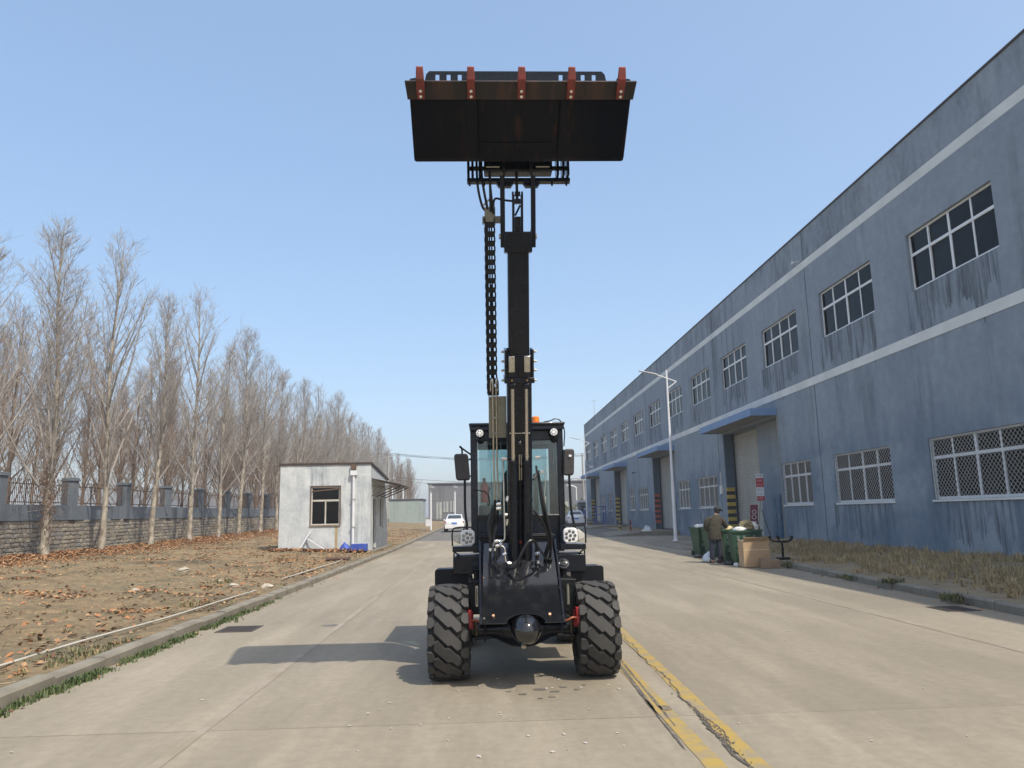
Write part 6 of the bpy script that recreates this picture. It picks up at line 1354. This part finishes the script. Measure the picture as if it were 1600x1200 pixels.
put('door', MB().box(-13.4, -12.9, 99.9, 100.1, .3, 2.6), shm, t); put('low_wall', MB().box(-16, -12.32, 100.2, 100.5, .3, 1.4), shm, t)
def campole(x, y, h, box, label):
    z = rise(y); t = thing('camera_pole', label, 'pole', (x, y, z), 'white camera poles'); put('pole', MB().cyl((x, y, z), (x, y, z+h), .10, .085, 10), whitepaint, t)
    put('camera', MB().box(x-.1, x+.35, y-.3, y-.1, z+h-.25, z+h-.05).box(x-.14, x+.14, y-.14, y+.14, z+h, z+h+.06), pm('camera_grey', (.35, .35, .36), .5, c2=(.25, .25, .25), scale=5), t)
    if box: put('control_box', MB().box(x-.45, x-.08, y-.2, y+.1, z+.5, z+1.1), whitepaint, t)
campole(-4.75, 69, 4.1, True, 'tall white camera pole with a small box at its foot left of the white car'); campole(-3.3, 88, 4.6, False, 'thinner white camera pole behind the white saloon')
# utility poles and wires across the far end
polem = pm('concrete_pole', (.36, .34, .31), .9, c2=(.28, .26, .24), scale=2)
def upole(x, y, h, label, arm=True):
    t = thing('utility_pole', label, 'utility pole', (x, y, .4), 'utility poles at the far end of the road')
    put('mast', MB().cyl((x, y, .4), (x, y, .4+h), .19, .13, 10), polem, t)
    if arm:
        put('cross_arm', MB().bar((x-1.1, y, h), (x+1.1, y, h), .10), polem, t)
        put('cross_arm', MB().bar((x-1.0, y, h-3.8), (x+1.0, y, h-3.8), .10), polem, t)
        for q_ in (-1, 1):
            for zz_ in (h, h-3.8): put('insulator', MB().cyl((x+q_*.9, y, zz_+.05), (x+q_*.9, y, zz_+.35), .08, .05, 8), whitepaint, t)
upole(-15.2, 122, 11.4, 'tall concrete utility pole behind the booth awning'); upole(-16.4, 121, 9.6, 'shorter concrete utility pole left of the tall one behind the booth', False)
upole(16.2, 123, 10.8, 'tall utility pole right of the loader cab before the factory corner'); upole(18.9, 119, 8.2, 'shorter utility pole close to the factory corner', False)
for k, (xa, ya, za, xb, yb_, zb_, sag) in enumerate([(-15.2, 122, 11.8, 16.2, 123, 11.2, .9), (-14.3, 122, 11.6, 17.1, 123, 11.0, 1.0), (-16.1, 122, 11.6, 15.3, 123, 11.0, .8), (-14.4, 122, 7.9, 17, 123, 7.3, .8), (-15.9, 122, 7.8, 15.4, 123, 7.2, 1.3), (-15.2, 122, 11.8, -45, 118, 9.5, .8), (-14.3, 122, 11.6, -45, 118, 9.2, .9), (16.2, 123, 11.2, 46, 120, 11.8, .8)]):
    Pw = []
    for i in range(17): u = i/16; Pw.append((xa+(xb-xa)*u, ya+(yb_-ya)*u, za+(zb_-za)*u-4*sag*u*(1-u)))
    thing1('overhead_wire', MB().tube(Pw, .022, 4), hosem, 'thin overhead wire strung between the far utility poles', 'wire', 'overhead wires')
# kiosk and machines at the far end of the factory, shrubs
t = thing('guard_kiosk', 'small grey kiosk with white roof edge by the far factory corner', 'kiosk', (13.6, 99, .46)); put('wall', MB().box(12.4, 14.6, 99, 101, .4, 3.0), gw, t); put('roof', MB().box(12.1, 14.9, 98.7, 101.3, 3.001, 3.25), whitepaint, t); put('window', MB().box(12.7, 14.2, 98.95, 98.995, 1.5, 2.5), cargl, t)
def shrub(x, y, r, h, label, seed):
    q = random.Random(seed); t = thing('shrub', label, 'shrub', (x, y, .4), 'shrubs at the far end'); put('stem', MB().cyl((x, y, .3), (x, y, .4+h*.6), .08, .03, 6), bark, t)
    mb = MB(); pts_ = []
    for _ in range(1400):
        a = q.random()*6.28; rr = r*q.random()**.5; z = q.random(); k_ = math.sin(math.pi*min(1, z*.9+.12)); pts_.append((x+rr*k_*math.cos(a), y+rr*k_*math.sin(a), .5+h*z))
    leafquads(mb, pts_, .06, .16, q); mb.m = [m % 2 for m in mb.m]; put('foliage', mb, [pm('shrub_leaf', (.07, .09, .035), .7, c2=(.10, .12, .05), scale=2), pm('shrub_leaf_dry', (.14, .12, .06), .8, c2=(.1, .09, .04), scale=2)], t)
shrub(14.6, 113, 1.8, 3.2, 'dull green shrub left of the far kiosk', 1); shrub(12.4, 116, 1.5, 2.4, 'lower green shrub behind the right-hand white car', 2); shrub(-14.2, 97, 1.6, 2.0, 'low dark shrub between the shed and the booth', 3)
t = thing('steel_rack', 'blue steel rack standing before the far loading door', 'rack', (W-1.6, recess[2][1]+2.2, rise(78)))
bx_, by_ = W-1.6, recess[2][1]+2.2; bz_ = rise(78)
for (dx, dy) in ((0, 0), (.9, 0), (0, 1.6), (.9, 1.6)): put('post', MB().box(bx_+dx, bx_+dx+.07, by_+dy, by_+dy+.07, bz_, bz_+2.0), bluep, t)
for z in (.4, 1.1, 1.9): put('shelf', MB().box(bx_-.02, bx_+1.0, by_-.02, by_+1.7, bz_+z, bz_+z+.05), bluep, t)
def mini_person(x, y, m1, m2, label):
    z = rise(y); t = thing('person', label, 'person', (x, y, z), 'people far down the road')
    skin_obj('body', [(x, y, z+.9), (x, y, z+1.2), (x, y, z+1.42), (x, y, z+1.55), (x, y, z+1.66), (x-.2, y, z+1.38), (x-.25, y, z+1.1), (x-.24, y-.05, z+.85), (x+.2, y, z+1.38), (x+.25, y, z+1.1), (x+.24, y-.05, z+.85), (x-.09, y, z+.85), (x-.1, y, z+.45), (x-.11, y, z+.05), (x+.09, y, z+.85), (x+.1, y, z+.45), (x+.11, y, z+.05)], [(0, 1), (1, 2), (2, 3), (3, 4), (2, 5), (5, 6), (6, 7), (2, 8), (8, 9), (9, 10), (0, 11), (11, 12), (12, 13), (0, 14), (14, 15), (15, 16)], [.15, .16, .14, .06, .10, .07, .055, .045, .07, .055, .045, .10, .07, .055, .10, .07, .055], m1, t, 0, 1)
    put('trousers', MB().tube([(x-.1, y, z+.05), (x-.1, y, z+.45), (x-.08, y, z+.88)], [.075, .09, .125], 8).tube([(x+.1, y, z+.05), (x+.1, y, z+.45), (x+.08, y, z+.88)], [.075, .09, .125], 8), m2, t, 60); put('cap', MB().sphere((x, y, z+1.70), .105, 10, 8, (1, 1, .7)), m2 if False else whitepaint, t, 60)
mini_person(11.1, 84, pm('blue_overall', (.06, .10, .28), .8, c2=(.05, .08, .22), scale=6), MATS['navy_trousers'], 'tiny far person in blue with a white helmet beside the right-hand car')

# ------------------------------------------------------------------ thin spring haze
hz = bpy.data.materials.new('haze'); hz.use_nodes = True; hn = hz.node_tree; hn.nodes.remove(hn.nodes['Principled BSDF'])
pv = hn.nodes.new('ShaderNodeVolumePrincipled'); pv.inputs['Color'].default_value = (.92, .95, 1, 1); pv.inputs['Density'].default_value = .0009; pv.inputs['Anisotropy'].default_value = .2
hn.links.new(pv.outputs[0], hn.nodes['Material Output'].inputs['Volume'])
o = put('haze', MB().box(-1510, 1510, -310, 2010, -1.2, 17.5), hz); tag(o, 'thin pale haze filling the air over the whole place', 'haze', kind='stuff')
